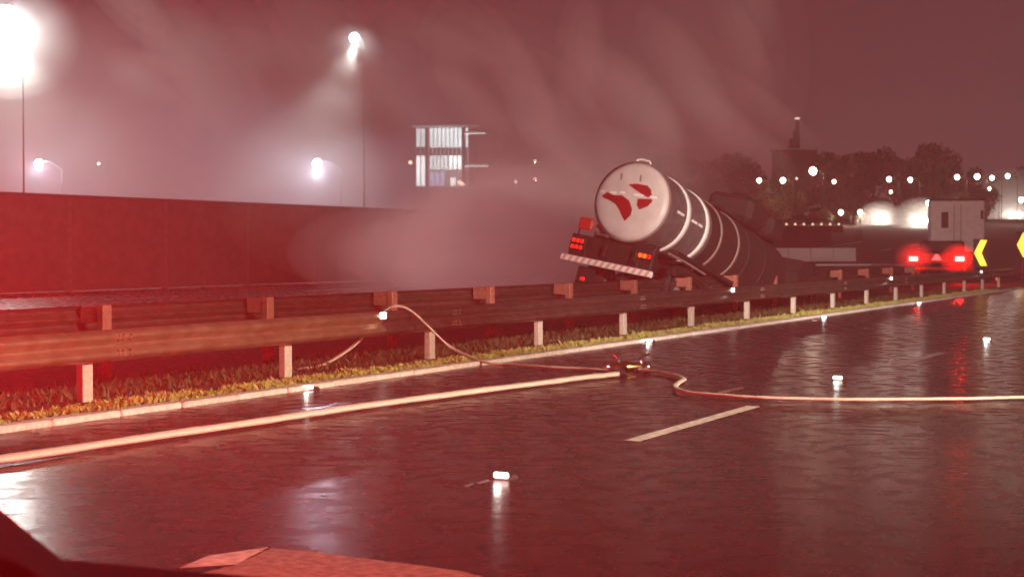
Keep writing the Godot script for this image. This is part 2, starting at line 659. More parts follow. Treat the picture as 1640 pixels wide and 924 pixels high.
# ------------------------------------------------------------------ grass
func grass() -> void:
	for strip in 2:
		var st := begin()
		var n := 26000 if strip == 0 else 9000
		for i in n:
			var s: float
			var t: float
			var h: float
			if strip == 0:
				s = 6.0 + pow(rng.randf(), 1.35) * 62.0
				t = -11.55 + rng.randfn(0.0, 0.155)
				var clump := 0.5 + 0.5 * sin(s * 2.7 + sin(s * 0.9) * 3.0) * sin(s * 6.1 + t * 3.0)
				h = rng.randf_range(0.03, 0.085) * (0.6 + 0.9 * clump)
				if t > -11.1 or t < -12.35:
					continue
			else:
				s = 6.0 + pow(rng.randf(), 1.3) * 60.0
				t = rng.randf_range(-14.9, -12.4)
				h = rng.randf_range(0.03, 0.13)
			var p := road(s, t)
			p.y = land(p)
			var dir := Vector3(rng.randfn(), 0, rng.randfn()).normalized()
			var side := Vector3(-dir.z, 0, dir.x) * rng.randf_range(0.010, 0.024)
			var lean := dir * h * rng.randf_range(0.2, 0.9)
			var g := rng.randf()
			var dry := rng.randf() < 0.35
			var c := Color(0.30 + 0.13 * g, 0.36 + 0.13 * g, 0.07 + 0.03 * g) if not dry else Color(0.46, 0.39, 0.19)
			if strip == 1:
				c = Color(0.05 + 0.03 * g, 0.055 + 0.02 * g, 0.02)
			st.set_color(c)
			tri(st, p - side, p + side, p + lean * 0.4 + Vector3(0, h * 0.7, 0) + side * 0.6, dir)
			tri(st, p - side, p + lean + Vector3(0, h, 0), p + lean * 0.4 + Vector3(0, h * 0.7, 0) + side * 0.6, dir)
		var o := part("grass" if strip == 0 else "weeds", st, M.grass_blade, self)
		o.set_meta("kind", "stuff")
		tag(o, "ragged strip of yellow green grass between edge line and near guardrail" if strip == 0 else "dark sparse weeds on the soil between the two guardrails", "grass" if strip == 0 else "weeds")


# ------------------------------------------------------------------ trees
func crown_mesh(sd: int, tint: Color) -> ArrayMesh:      # about one unit wide and one high, base at y = 0
	var r := RandomNumberGenerator.new()
	r.seed = sd
	var blobs := []
	for k in 11:
		var f := r.randf() * TAU
		var d := sqrt(r.randf()) * 0.34
		var y := r.randf_range(0.22, 0.84)
		d *= 1.15 - 0.7 * y
		blobs.append([Vector3(cos(f) * d, y, sin(f) * d), r.randf_range(0.13, 0.22)])
	var st := begin()
	for k in 5200:
		var bl: Array = blobs[r.randi() % blobs.size()]
		var v := Vector3(r.randfn(), r.randfn(), r.randfn()).normalized()
		var p: Vector3 = bl[0] + v * bl[1] * pow(r.randf(), 0.4) * Vector3(1.1, 0.9, 1.1)
		var a := Vector3(r.randfn(), r.randfn(), r.randfn()).normalized()
		var b := a.cross(v + Vector3(0.01, 0.02, 0)).normalized()
		var w := r.randf_range(0.014, 0.032)
		var g := r.randf_range(0.6, 1.4)
		st.set_color(Color(tint.r * g, tint.g * g, tint.b * g))
		quad(st, p - a * w, p + b * w * 0.7, p + a * w, p - b * w * 0.7, v)
	st.generate_normals()
	return st.commit()


func tree(label: String, x: float, top: float, wide: float, d: float, mesh: Mesh, turn: float) -> void:
	var base := at(x, HORIZON, d)
	base.y = rise(base) - 0.2
	var high := EYE + (HORIZON - top) / F * d - base.y
	var w := wide / F * d
	var t := thing("tree", label, "tree", base, turn, "dark trees on the skyline")
	var st := begin()
	tube(st, [Vector3(0, -0.3, 0), Vector3(0.1, high * 0.25, 0.05), Vector3(0.0, high * 0.55, 0.1)], [high * 0.03, high * 0.022, high * 0.012], 7)
	for k in 4:
		var f := k * 1.7
		tube(st, [Vector3(0.05, high * (0.25 + 0.06 * k), 0.05), Vector3(cos(f) * w * 0.16, high * (0.42 + 0.06 * k), sin(f) * w * 0.16), Vector3(cos(f) * w * 0.28, high * (0.55 + 0.06 * k), sin(f) * w * 0.28)], [high * 0.014, high * 0.009, high * 0.004], 5)
	part("trunk", st, M.bark, t)
	var c := part("crown", mesh, M.leaves_0, t, Vector3(0, -high * 0.10, 0))
	c.scale = Vector3(w * 1.12, high * 1.12, w * 1.12)


func trees() -> void:
	var kinds := []
	for k in 5:
		kinds.append(crown_mesh(100 + k, [Color(0.028, 0.036, 0.018), Color(0.034, 0.046, 0.020), Color(0.026, 0.030, 0.018), Color(0.040, 0.050, 0.022), Color(0.030, 0.040, 0.020)][k]))
	var rows := [
		["hazy tree far behind the tank, nearest the smoke edge", 1070, 238, 100, 270.0], ["low dim tree left of the mast, behind the smoke", 1128, 246, 96, 285.0],
		["broad dark tree just left of the mast building", 1190, 229, 110, 262.0], ["dark tree directly below the slender mast", 1250, 262, 90, 240.0],
		["wide dark tree just right of the mast building", 1338, 229, 124, 255.0], ["round tree second to the right of the mast", 1398, 236, 100, 272.0],
		["lower tree filling the gap before the tallest crown", 1448, 241, 96, 262.0], ["tallest dome shaped tree above the white box truck", 1506, 212, 116, 250.0],
		["small tree right of the tallest dome shaped tree", 1562, 258, 80, 262.0], ["low dark tree above the bright headlights at right", 1606, 268, 84, 305.0],
		["dark tree cut by the right edge of the picture", 1655, 262, 86, 310.0], ["greenish bush lit by lamps behind the red barriers", 1300, 325, 96, 222.0],
		["greenish bush lit by lamps left of box truck", 1400, 312, 90, 232.0], ["greenish bush behind the roof of the white box truck", 1540, 300, 110, 236.0],
		["short bush left of the tanker cab in thin smoke", 1225, 322, 80, 228.0], ["small bush between the two lit bushes", 1348, 330, 70, 236.0],
		["short bush just above the two oncoming headlights", 1462, 322, 84, 245.0]]
	for i in rows.size():
		var r: Array = rows[i]
		tree(r[0], r[1], r[2], r[3], r[4], kinds[i % 5] if i < 11 else kinds[3], i * 1.3)


# ------------------------------------------------------------------ far buildings
func far_buildings() -> void:
	# the floodlit building in the smoke, its two upper storeys lit
	var d := 170.0
	var k := d / F
	var base := at(664, HORIZON, d)
	base.y = 0.0
	var b := thing("lit_building", "brightly lit white building with glazed upper floors and flat canopies in smoke", "building", base, -0.10)
	var st := begin()
	box(st, Vector3(5.2, 4.0, -4.0), Vector3(10.4, 8.0, 7.8), 0.05)
	part("lower_storeys", st, M.building_dark, b)
	st = begin()
	box(st, Vector3(2.8, 11.1, -4.2), Vector3(5.6, 6.2, 7.0), 0.04)
	part("wall", st, M.building_white, b)
	st = begin()
	box(st, Vector3(3.3, 14.35, -3.7), Vector3(7.2, 0.22, 8.4), 0.04)
	part("roof", st, M.building_white, b)
	for r in [[1.24, 11.2, 0.30, 6.3], [5.06, 11.4, 0.26, 5.9]]:
		st = begin()
		box(st, Vector3(r[0], r[1], -0.38), Vector3(r[2], r[3], 0.3), 0.02)
		part("column", st, M.building_dark, b)
	# storeys of panes: [x0, x1, y0, y1, count, material]
	for r in [[0.02, 1.06, 12.3, 14.1, 2, "lit_window"], [0.02, 1.06, 8.2, 11.3, 2, "bright_window"], [1.46, 4.90, 12.2, 14.2, 8, "lit_window"],
			[1.46, 3.40, 9.9, 11.3, 5, "lit_window"], [3.46, 4.90, 9.9, 11.3, 3, "bright_window"], [1.46, 3.10, 8.2, 9.6, 3, "blue_window"], [3.6, 4.3, 8.2, 9.0, 1, "bright_window"], [5.24, 5.58, 12.2, 14.2, 1, "lit_window"]]:
		for i in r[4]:
			var w: float = (r[1] - r[0]) / r[4]
			st = begin()
			box(st, Vector3(r[0] + w * (i + 0.5), (r[2] + r[3]) / 2.0, -0.68), Vector3(w - 0.15, r[3] - r[2], 0.06))
			part("pane", st, M[r[5]], b)
	for i in 9:
		st = begin()
		box(st, Vector3(1.60 + 0.42 * i, 11.75, -0.66), Vector3(0.24, 0.75, 0.08), 0.01)
		part("dark_window", st, M.building_dark, b)
	for i in 2:
		st = begin()
		box(st, Vector3(0.28 + 0.5 * i, 11.8, -0.66), Vector3(0.26, 0.75, 0.08), 0.01)
		part("dark_window", st, M.building_dark, b)
	for r in [[6.3, 13.75, 2.3], [6.4, 10.35, 2.6]]:
		st = begin()
		box(st, Vector3(r[0], r[1], -2.0), Vector3(r[2], 0.16, 3.0), 0.03)
		part("canopy", st, M.building_white, b)
		st = begin()
		box(st, Vector3(r[0], r[1] - 0.12, -0.62), Vector3(r[2] - 0.1, 0.15, 0.12))
		part("canopy_lamp_strip", st, M.lit_window, b)
	for r in [[5.0, 8.35], [4.7, 8.5], [-0.5, 10.6]]:
		st = begin()
		lathe(st, [Vector2(0.001, -0.22), Vector2(0.16, -0.15), Vector2(0.22, 0), Vector2(0.16, 0.15), Vector2(0.001, 0.22)], 10, Transform3D(Basis(), Vector3(r[0], r[1], -0.3)))
		part("wall_lamp", st, M.small_lamp, b)
	omni(b, Vector3(3.0, 11.0, 3.5), Color(0.92, 1.0, 1.0), 14.0)
	# slender mast over a flat roofed building
	base = at(1272, HORIZON, 285.0)
	base.y = rise(base)
	var c := thing("mast_building", "dark flat roofed building carrying a stepped slender mast on the skyline", "building", base, 0.06)
	var top := EYE + (HORIZON - 242) / F * 285.0 - base.y
	st = begin()
	box(st, Vector3(0, top / 2.0, 0), Vector3(6.6, top, 6.0), 0.05)
	part("wall", st, M.building_dark, c)
	st = begin()
	box(st, Vector3(0, top + 0.12, 0), Vector3(7.4, 0.24, 6.8), 0.05)
	part("roof", st, M.barrier_concrete, c)
	var mast_h := (242 - 192) / F * 285.0
	st = begin()
	box(st, Vector3(0, top + mast_h * 0.20, 0), Vector3(1.7, mast_h * 0.4, 1.5), 0.05)
	box(st, Vector3(0.3, top + mast_h * 0.52, 0), Vector3(1.0, mast_h * 0.24, 1.0), 0.05)
	box(st, Vector3(0.5, top + mast_h * 0.8, 0), Vector3(0.55, mast_h * 0.4, 0.5), 0.05)
	part("mast", st, M.building_dark, c)
	st = begin()
	lathe(st, [Vector2(0.001, -0.18), Vector2(0.42, -0.12), Vector2(0.5, 0), Vector2(0.42, 0.12), Vector2(0.001, 0.18)], 10, Transform3D(Basis(), Vector3(0.5, top + mast_h + 0.2, 0)))
	part("mast_lamp", st, M.dim_lamp, c)


# ------------------------------------------------------------------ street lamps
func street_lamp(label: String, x: float, y: float, d: float, size: float, mname: String, energy: float, tint: Color, arm := 1.4, group := "distant street lamps") -> Node3D:
	var head := at(x, y, d)
	var foot := head + Vector3(arm, 0, 0)
	foot.y = rise(foot) - 0.1
	var t := thing("street_lamp", label, "street lamp", foot, 0.0, group)
	var h := head.y - foot.y
	var st := begin()
	tube(st, [Vector3.ZERO, Vector3(0, h * 0.5, 0), Vector3(0, h - 0.3, 0)], [0.06, 0.04, 0.024], 8)
	part("pole", st, M.lamp_grey, t)
	st = begin()
	tube(st, [Vector3(0, h - 0.35, 0), Vector3(-arm * 0.5, h + 0.12, 0), Vector3(-arm * 0.8, h + 0.16, 0)], 0.05, 6)
	part("arm", st, M.lamp_grey, t)
	st = begin()
	box(st, Vector3(-arm, h + size * 0.5 + 0.05, 0), Vector3(size * 0.7, 0.12, size * 0.5), 0.04)
	part("lamp_head", st, M.lamp_grey, t)
	st = begin()
	lathe(st, [Vector2(0.001, -size * 0.5), Vector2(size * 0.3, -size * 0.4), Vector2(size * 0.5, -size * 0.05), Vector2(size * 0.42, size * 0.28), Vector2(size * 0.2, size * 0.45), Vector2(0.001, size * 0.5)], 14, Transform3D(Basis(), Vector3(-arm, h, 0)))
	part("lamp_lens", st, M[mname], t)
	if energy > 0.0:
		omni(t, Vector3(-arm, h - size * 0.5 - 0.12, size * 0.3), tint, energy, 0.1)
	return t


func street_lamps() -> void:
	var cool := Color(0.90, 0.91, 1.0)
	var warm := Color(1.0, 0.90, 0.78)
	# two floodlights behind the sound wall
	for r in [["tall street lamp blazing in the smoke at the upper left corner", 6, 34, 74.0, 1.3, 0.9, 330.0, Vector3(0.10, -1, 0.15), 58.0, "lamps above the sound wall", 70.0],
			["lone street lamp with a beam slanting down through smoke, mid left", 568, 62, 88.0, 0.55, 0.5, 300.0, Vector3(-0.30, -1, 0.20), 36.0, "lamps above the sound wall", 11.0]]:
		var t := street_lamp(r[0], r[1], r[2], r[3], r[4], "cool_lamp", 0.0, cool, r[5], r[9])
		var head := at(r[1], r[2], r[3]) - t.position
		spot(t, head + Vector3(0, -r[4] * 0.5 - 0.1, 0), r[7], Color(0.97, 1.0, 0.96), r[6], r[8], 1.0, 0.2)
		omni(t, head + Vector3(0, -r[4] * 0.5 - 0.1, 0.3), Color(0.97, 1.0, 0.96), r[10], 0.2)
	var rows := [
		["bluish lamp low in the smoke beside the tall pole", 62, 262, 98.0, 0.62, "cool_lamp", 300.0, cool], ["tiny lamp in smoke right of the bluish lamp", 158, 262, 230.0, 0.5, "small_lamp", 12.0, warm],
		["round bright lamp left of the lit building", 508, 262, 96.0, 0.70, "cool_lamp", 360.0, cool], ["small upper lamp between lit building and tanker", 857, 258, 240.0, 0.6, "small_lamp", 8.0, warm],
		["small lower left lamp between lit building and tanker", 826, 291, 240.0, 0.7, "small_lamp", 10.0, warm], ["small lower right lamp between lit building and tanker", 857, 287, 240.0, 0.7, "small_lamp", 10.0, warm],
		["lamp above the tanker cab, first of the row right of the tank", 1216, 289, 235.0, 0.85, "white_lamp", 40.0, warm], ["lamp below the mast, second right of the tank", 1254, 289, 232.0, 1.0, "white_lamp", 60.0, warm],
		["faint lamp just right below the mast", 1276, 286, 240.0, 0.5, "dim_lamp", 0.0, warm], ["brightest lamp just right of the mast", 1302, 274, 226.0, 1.35, "white_lamp", 110.0, warm],
		["dim narrow lamp right of the brightest lamp", 1336, 291, 235.0, 0.8, "small_lamp", 16.0, warm], ["left lamp of the pair below the round tree", 1424, 287, 236.0, 0.85, "white_lamp", 40.0, warm],
		["right lamp of the pair below the round tree", 1458, 288, 236.0, 0.85, "white_lamp", 40.0, warm], ["small lamp under the pair below the round tree", 1427, 307, 240.0, 0.6, "small_lamp", 14.0, warm],
		["left of two low lamps behind the red barriers", 1347, 340, 222.0, 0.85, "white_lamp", 40.0, warm], ["right of two low lamps behind the red barriers", 1378, 340, 222.0, 0.85, "white_lamp", 40.0, warm],
		["lamp right under the tallest tree dome", 1533, 284, 232.0, 0.9, "white_lamp", 40.0, warm], ["larger lamp right of the tallest tree dome", 1565, 283, 232.0, 1.0, "white_lamp", 50.0, warm],
		["lamp in the row of four, third from the tall tree", 1589, 285, 232.0, 0.8, "white_lamp", 30.0, warm], ["last lamp of the row right of the tall tree", 1614, 282, 232.0, 0.8, "white_lamp", 30.0, warm],
		["lower lamp under the row right of the tall tree", 1585, 302, 234.0, 0.6, "small_lamp", 16.0, warm], ["lamp at the left top corner of the white box truck", 1487, 325, 210.0, 0.8, "white_lamp", 24.0, warm],
		["lamp above the headlight glare at the right edge", 1636, 320, 220.0, 0.9, "white_lamp", 40.0, warm]]
	for r in rows:
		street_lamp(r[0], r[1], r[2], r[3], r[4] * 0.8, r[5], r[6] * 0.22, r[7])


# ------------------------------------------------------------------ the crashed tanker
func wheel(parent: Node, where: Vector3, r := 0.5, w := 0.3) -> void:
	var turn := Transform3D(Basis(Vector3(0, 0, 1), -PI / 2), where)
	var st := begin()
	lathe(st, [Vector2(r * 0.62, -w / 2), Vector2(r * 0.9, -w / 2), Vector2(r, -w * 0.36), Vector2(r, w * 0.36), Vector2(r * 0.9, w / 2), Vector2(r * 0.62, w / 2)], 22, turn)
	var wh := part("wheel", st, M.rubber, parent)
	st = begin()
	lathe(st, [Vector2(0.001, -w * 0.3), Vector2(r * 0.3, -w * 0.34), Vector2(r * 0.62, -w * 0.46), Vector2(r * 0.62, w * 0.46), Vector2(r * 0.3, w * 0.34), Vector2(0.001, w * 0.3)], 18, turn)
	part("rim", st, M.box_grey, wh)


func dish(u: float, v: float, R: float) -> float:      # how far the rear head bulges
	return 0.20 * sqrt(maxf(0.0, 1.0 - (u * u + v * v) / (R * R * 1.02)))


func on_head(st: SurfaceTool, outline: PackedVector2Array, R: float, axis_y: float, z0: float) -> void:
	for i in range(-11, 11):
		for j in range(-11, 11):
			var cell := PackedVector2Array([Vector2(i, j) * 0.1, Vector2(i + 1, j) * 0.1, Vector2(i + 1, j + 1) * 0.1, Vector2(i, j + 1) * 0.1])
			for piece in Geometry2D.intersect_polygons(cell, outline):
				var ids := Geometry2D.triangulate_polygon(piece)
				for k in range(0, ids.size(), 3):
					var q: Array = []
					for m in 3:
						var p: Vector2 = piece[ids[k + m]]
						q.append(Vector3(p.x, axis_y + p.y, z0 + dish(p.x, p.y, R) + 0.012))
					tri(st, q[0], q[1], q[2], Vector3(0, 0, 1))


func mark(pts: Array, R: float) -> PackedVector2Array:      # marks measured on the tilted head, laid back level
	var out := PackedVector2Array()
	var a := deg_to_rad(11.0)
	for p in pts:
		var q: Vector2 = Vector2((p[0] - 580.0) / 245.0, -(p[1] - 335.0) / 252.0)
		out.append(Vector2(q.x * cos(a) - q.y * sin(a), q.x * sin(a) + q.y * cos(a)) * R)
	return out


func tanker() -> void:
	var R := 1.08
	var ay := 2.62                                     # height of the tank's axis over the wheels' foot
	var L := 10.0
	var bumper := at(971, 425, 44.0)
	var yaw := -deg_to_rad(27.5)
	var B := Basis(Vector3.UP, yaw) * Basis(Vector3.RIGHT, -deg_to_rad(11.8)) * Basis(Vector3.BACK, -deg_to_rad(10.5))
	var o := thing("tanker_truck", "crashed tanker truck tilted nose down into the ditch, smoke around it", "tanker truck", bumper - B * Vector3(0, 0.86, 0.1))
	o.basis = B
	o.position += B * Vector3(0.32, 0.06, 0)
	var ax := Transform3D(Basis(Vector3.RIGHT, -PI / 2), Vector3(0, ay, 0))        # the lathe's axis runs to -z
	# shell, rear head
	var st := begin()
	lathe(st, [Vector2(R, -0.2), Vector2(R, 2.0), Vector2(R, 3.1)], 48, ax)
	var shell := part("tank_shell", st, M.tank_shell, o)
	st = begin()
	lathe(st, [Vector2(R, 3.1), Vector2(R, 6.0), Vector2(R, L), Vector2(R * 0.96, L + 0.18), Vector2(R * 0.7, L + 0.38), Vector2(0.001, L + 0.46)], 48, ax)
	var burnt := part("burnt_shell", st, M.tank_burnt, o)
	burnt.set_meta("label", "sooty front half of the tank")
	st = begin()
	var prof := []
	for k in 13:
		var r := R * k / 12.0
		prof.append(Vector2(maxf(r, 0.001), 0.2 - 0.2 - dish(r, 0, R) - 0.0))
	prof[12] = Vector2(R, 0.0)
	prof.reverse()
	var head_place := Transform3D(Basis(Vector3.RIGHT, -PI / 2), Vector3(0, ay, 0.2))
	lathe(st, [Vector2(R, 0.12)] + prof, 48, head_place)
	var head := part("tank_head", st, M.tank_end, o)
	st = begin()
	lathe(st, [Vector2(R + 0.001, -0.02), Vector2(R + 0.035, 0.0), Vector2(R + 0.035, 0.10), Vector2(R + 0.001, 0.12)], 48, head_place)
	part("head_rim", st, M.band_sooty, head)
	# the red emblem and the reflective dashes on the head
	for poly in [[[388, 300], [428, 278], [470, 300], [530, 303], [582, 340], [606, 395], [598, 432], [560, 468], [540, 440], [520, 398], [490, 358], [440, 328], [400, 312]],
			[[566, 234], [620, 230], [692, 244], [716, 270], [726, 312], [700, 320], [662, 300], [620, 272]], [[636, 328], [726, 330], [730, 346], [706, 376], [652, 398], [634, 370]]]:
		st = begin()
		on_head(st, mark(poly, R), R, ay, 0.2)
		part("emblem", st, M.logo_red, head)
	for d in [[372, 268, 410, 272], [446, 280, 492, 286], [514, 283, 550, 288], [608, 300, 672, 310], [714, 316, 760, 323]]:
		st = begin()
		var dy := 8.0
		var lift := 0.006
		on_head(st, mark([[d[0], d[1] - dy], [d[2], d[3] - dy], [d[2], d[3] + dy], [d[0], d[1] + dy]], R), R, ay, 0.2 + lift)
		part("reflective_dash", st, M.tape_white, head)
	for d in [[512, 180], [642, 195]]:
		st = begin()
		on_head(st, mark([[d[0] - 5, d[1] - 22], [d[0] + 6, d[1] - 22], [d[0] + 6, d[1] + 22], [d[0] - 5, d[1] + 22]], R), R, ay, 0.2)
		part("small_mark", st, M.box_grey, head)
	st = begin()
	tube(st, smooth_path([Vector3(-0.22, ay + R - 0.02, 0.12), Vector3(-0.16, ay + R + 0.10, 0.12), Vector3(0.16, ay + R + 0.10, 0.12), Vector3(0.22, ay + R - 0.02, 0.12)], 5), 0.03, 8)
	part("top_handle", st, M.band_metal, o)
	# bands round the tank
	for b in [[1.28, M.band_metal, 0.12], [2.75, M.band_metal, 0.12], [3.9, M.band_sooty, 0.06], [5.4, M.band_sooty, 0.06], [6.4, M.tank_burnt, 0.06], [7.9, M.tank_burnt, 0.06]]:
		st = begin()
		lathe(st, [Vector2(R, b[0] - b[2]), Vector2(R + 0.03, b[0] - b[2] * 0.8), Vector2(R + 0.03, b[0] + b[2] * 0.8), Vector2(R, b[0] + b[2])], 48, ax)
		part("tank_band", st, b[1], burnt if b[0] > 3.4 else shell)
	# dashes along the flank
	for b in [[0.45, 0.95], [1.55, 1.95], [2.05, 2.35]]:
		for side in [0.06, PI - 0.06]:
			st = begin()
			var mid := Vector3(cos(side) * (R + 0.004), ay + sin(side) * R, -(b[0] + b[1]) / 2)
			box(st, mid, Vector3(0.014, 0.07, b[1] - b[0]), 0.004)
			part("flank_dash", st, M.tape_white, shell)
	# walkway and hatches on top
	st = begin()
	box(st, Vector3(0, ay + R + 0.03, -7.2), Vector3(0.9, 0.10, 5.4), 0.02)
	part("walkway", st, M.tank_burnt, o)
	for z in [[-7.3, 0.80, 1.6], [-9.2, 0.72, 1.3]]:
		st = begin()
		box(st, Vector3(0, ay + R + z[1] / 2, z[0]), Vector3(1.5, z[1], z[2]), 0.16)
		var hb := part("hatch_housing", st, M.tank_burnt, o)
		st = begin()
		lathe(st, [Vector2(0.36, 0), Vector2(0.36, 0.08), Vector2(0.28, 0.14), Vector2(0.001, 0.16)], 18, Transform3D(Basis(), Vector3(0, ay + R + z[1], z[0])))
		part("hatch_lid", st, M.tank_burnt, hb)
	# chassis, saddles
	st = begin()
	for x in [-0.45, 0.45]:
		box(st, Vector3(x, 1.16, -5.2), Vector3(0.12, 0.30, 10.8), 0.01)
	for z in [-0.5, -2.6, -4.7, -6.8, -8.9]:
		box(st, Vector3(0, 1.16, z), Vector3(0.8, 0.2, 0.12), 0.01)
	part("chassis", st, M.chassis, o)
	for z in [-0.6, -3.0, -5.6, -8.2]:
		st = begin()
		box(st, Vector3(0, 1.46, z), Vector3(1.5, 0.42, 0.22), 0.02)
		part("saddle", st, M.chassis, o)
	for x in [-1.12, 1.12]:
		st = begin()
		box(st, Vector3(x, 1.62, -4.4), Vector3(0.3, 0.12, 7.4), 0.03)
		part("side_rail", st, M.chassis, o)
		st = begin()
		box(st, Vector3(x, 1.0, -4.6), Vector3(0.28, 0.62, 1.8), 0.05)
		part("side_locker", st, M.chassis, o)
		st = begin()
		tube(st, smooth_path([Vector3(x, 0.62, -0.75), Vector3(x, 1.12, -1.0), Vector3(x, 1.24, -2.0), Vector3(x, 1.12, -3.4), Vector3(x, 0.7, -3.7)], 6), 0.16, 6)
		part("mudguard", st, M.chassis, o)
		for z in [-1.45, -2.75]:
			wheel(o, Vector3(x * 0.93, 0.5, z), 0.5, 0.34)
		wheel(o, Vector3(x * 0.95, 0.5, -10.3), 0.5, 0.3)
		st = begin()
		box(st, Vector3(x * 0.98, 0.42, -0.42), Vector3(0.56, 0.56, 0.03), 0.01)
		part("mud_flap", st, M.rubber, o)
	# rear panel with lamps, striped bumper bar
	var W := 2.78
	st = begin()
	box(st, Vector3(-0.34, 1.20, -0.06), Vector3(W - 0.24, 0.62, 0.14), 0.03)
	var rear := part("rear_panel", st, M.chassis, o)
	st = begin()
	box(st, Vector3(-W / 2 - 0.06, 1.58, -0.05), Vector3(0.05, 0.34, 0.05), 0.01)
	box(st, Vector3(-W / 2 + 0.44, 1.58, -0.05), Vector3(0.05, 0.34, 0.05), 0.01)
	part("bracket", st, M.chassis, rear)
	for l in [[-1.36, 1.32, "dim_red_lamp", 0.38], [-1.36, 1.14, "dim_red_lamp", 0.38], [0.70, 1.26, "amber_lamp", 0.40]]:
		st = begin()
		box(st, Vector3(l[0], l[1], 0.03), Vector3(l[3] + 0.10, 0.18, 0.05), 0.02)
		var hs := part("lamp_housing", st, M.chassis, rear)
		for k in 3:
			st = begin()
			box(st, Vector3(l[0] + (k - 1) * l[3] / 3.0, l[1], 0.068), Vector3(l[3] / 3.0 - 0.03, 0.11, 0.035), 0.015)
			part("lamp_lens", st, M["amber_lamp"] if l[2] == "amber_lamp" and k < 2 else M["dim_red_lamp"], hs)
	st = begin()
	box(st, Vector3(-0.96, 0.32, 0.02), Vector3(0.14, 0.10, 0.05), 0.02)
	part("lower_lamp", st, M.dim_red_lamp, o)
	st = begin()
	box(st, Vector3(-1.28, 1.82, 0.0), Vector3(0.44, 0.34, 0.12), 0.05)
	part("red_box", st, M.flag_red, o)
	st = begin()
	box(st, Vector3(-0.80, 1.76, -0.05), Vector3(0.40, 0.24, 0.16), 0.06)
	part("grey_box", st, M.box_grey, o)
	st = begin()
	box(st, Vector3(-0.32, 0.80, 0.10), Vector3(W, 0.17, 0.10), 0.015)
	var bar := part("bumper_bar", st, M.tape_white, o)
	for k in 14:
		st = begin()
		var x0 := -W / 2 - 0.28 + k * 0.194
		prism(st, PackedVector2Array([Vector2(x0, 0.725), Vector2(x0 + 0.085, 0.725), Vector2(x0 + 0.155, 0.875), Vector2(x0 + 0.07, 0.875)]), 0.004, Transform3D(Basis(), Vector3(0, 0, 0.151)))
		part("stripe", st, M.tape_red, bar).set_meta("label", "pale red slanting stripe") 
	for x in [-0.8, 0.8]:
		st = begin()
		box(st, Vector3(x - 0.3, 0.95, 0.02), Vector3(0.08, 0.36, 0.10), 0.01)
		part("bumper_bracket", st, M.chassis, o)
	# side strip and the cab
	st = begin()
	tube(st, [Vector3(1.22, 1.50, -0.3), Vector3(1.24, 1.50, -1.4), Vector3(1.24, 1.46, -3.0)], 0.035, 6)
	part("side_pipe", st, M.box_grey, o)
	st = begin()
	var cabp := PackedVector2Array([Vector2(-10.7, 0.75), Vector2(-10.7, 3.0), Vector2(-10.95, 3.48), Vector2(-11.8, 3.55), Vector2(-12.3, 3.2), Vector2(-12.65, 2.1), Vector2(-12.75, 1.4), Vector2(-12.7, 0.6), Vector2(-10.9, 0.6)])
	prism(st, cabp, 2.4, Transform3D(Basis(Vector3(0, 0, -1), Vector3(0, 1, 0), Vector3(1, 0, 0)) * Basis(Vector3.UP, 0.0), Vector3(-1.2, 0, 0)) * Transform3D(Basis(Vector3(-1, 0, 0), Vector3(0, 1, 0), Vector3(0, 0, 1)), Vector3.ZERO))
	var cab := part("cab", st, M.tank_burnt, o)
	for x in [-1.215, 1.215]:
		st = begin()
		box(st, Vector3(x, 2.35, -11.7), Vector3(0.03, 0.7, 0.9), 0.01)
		part("side_window", st, M.car_glass, cab)
		st = begin()
		box(st, Vector3(x * 1.14, 2.4, -12.45), Vector3(0.16, 0.5, 0.10), 0.03)
		part("mirror", st, M.chassis, cab)


# ------------------------------------------------------------------ smoke
func puff(parent: Node, c: Vector3, size: Vector3, density: float, fm: Dictionary, shells := 3, tilt := 0.0) -> void:
	var key := maxf(0.001, snappedf(density * 1.26 / shells, 0.001))
	if not fm.has(key):
		var f := FogMaterial.new()
		f.albedo = Color(0.97, 0.95, 0.95)
		f.density = key
		f.resource_name = "smoke"
		fm[key] = f
	for k in shells:                                  # nested shells, so that the edge fades
		var v := FogVolume.new()
		v.name = "smoke_puff"
		v.shape = RenderingServer.FOG_VOLUME_SHAPE_ELLIPSOID
		v.size = size * (1.22 - 0.9 * k / shells)
		v.material = fm[key]
		v.position = c + Vector3(size.x * 0.03 * k, size.y * 0.04 * k, 0)
		v.rotation.z = tilt
		parent.add_child(v, true)


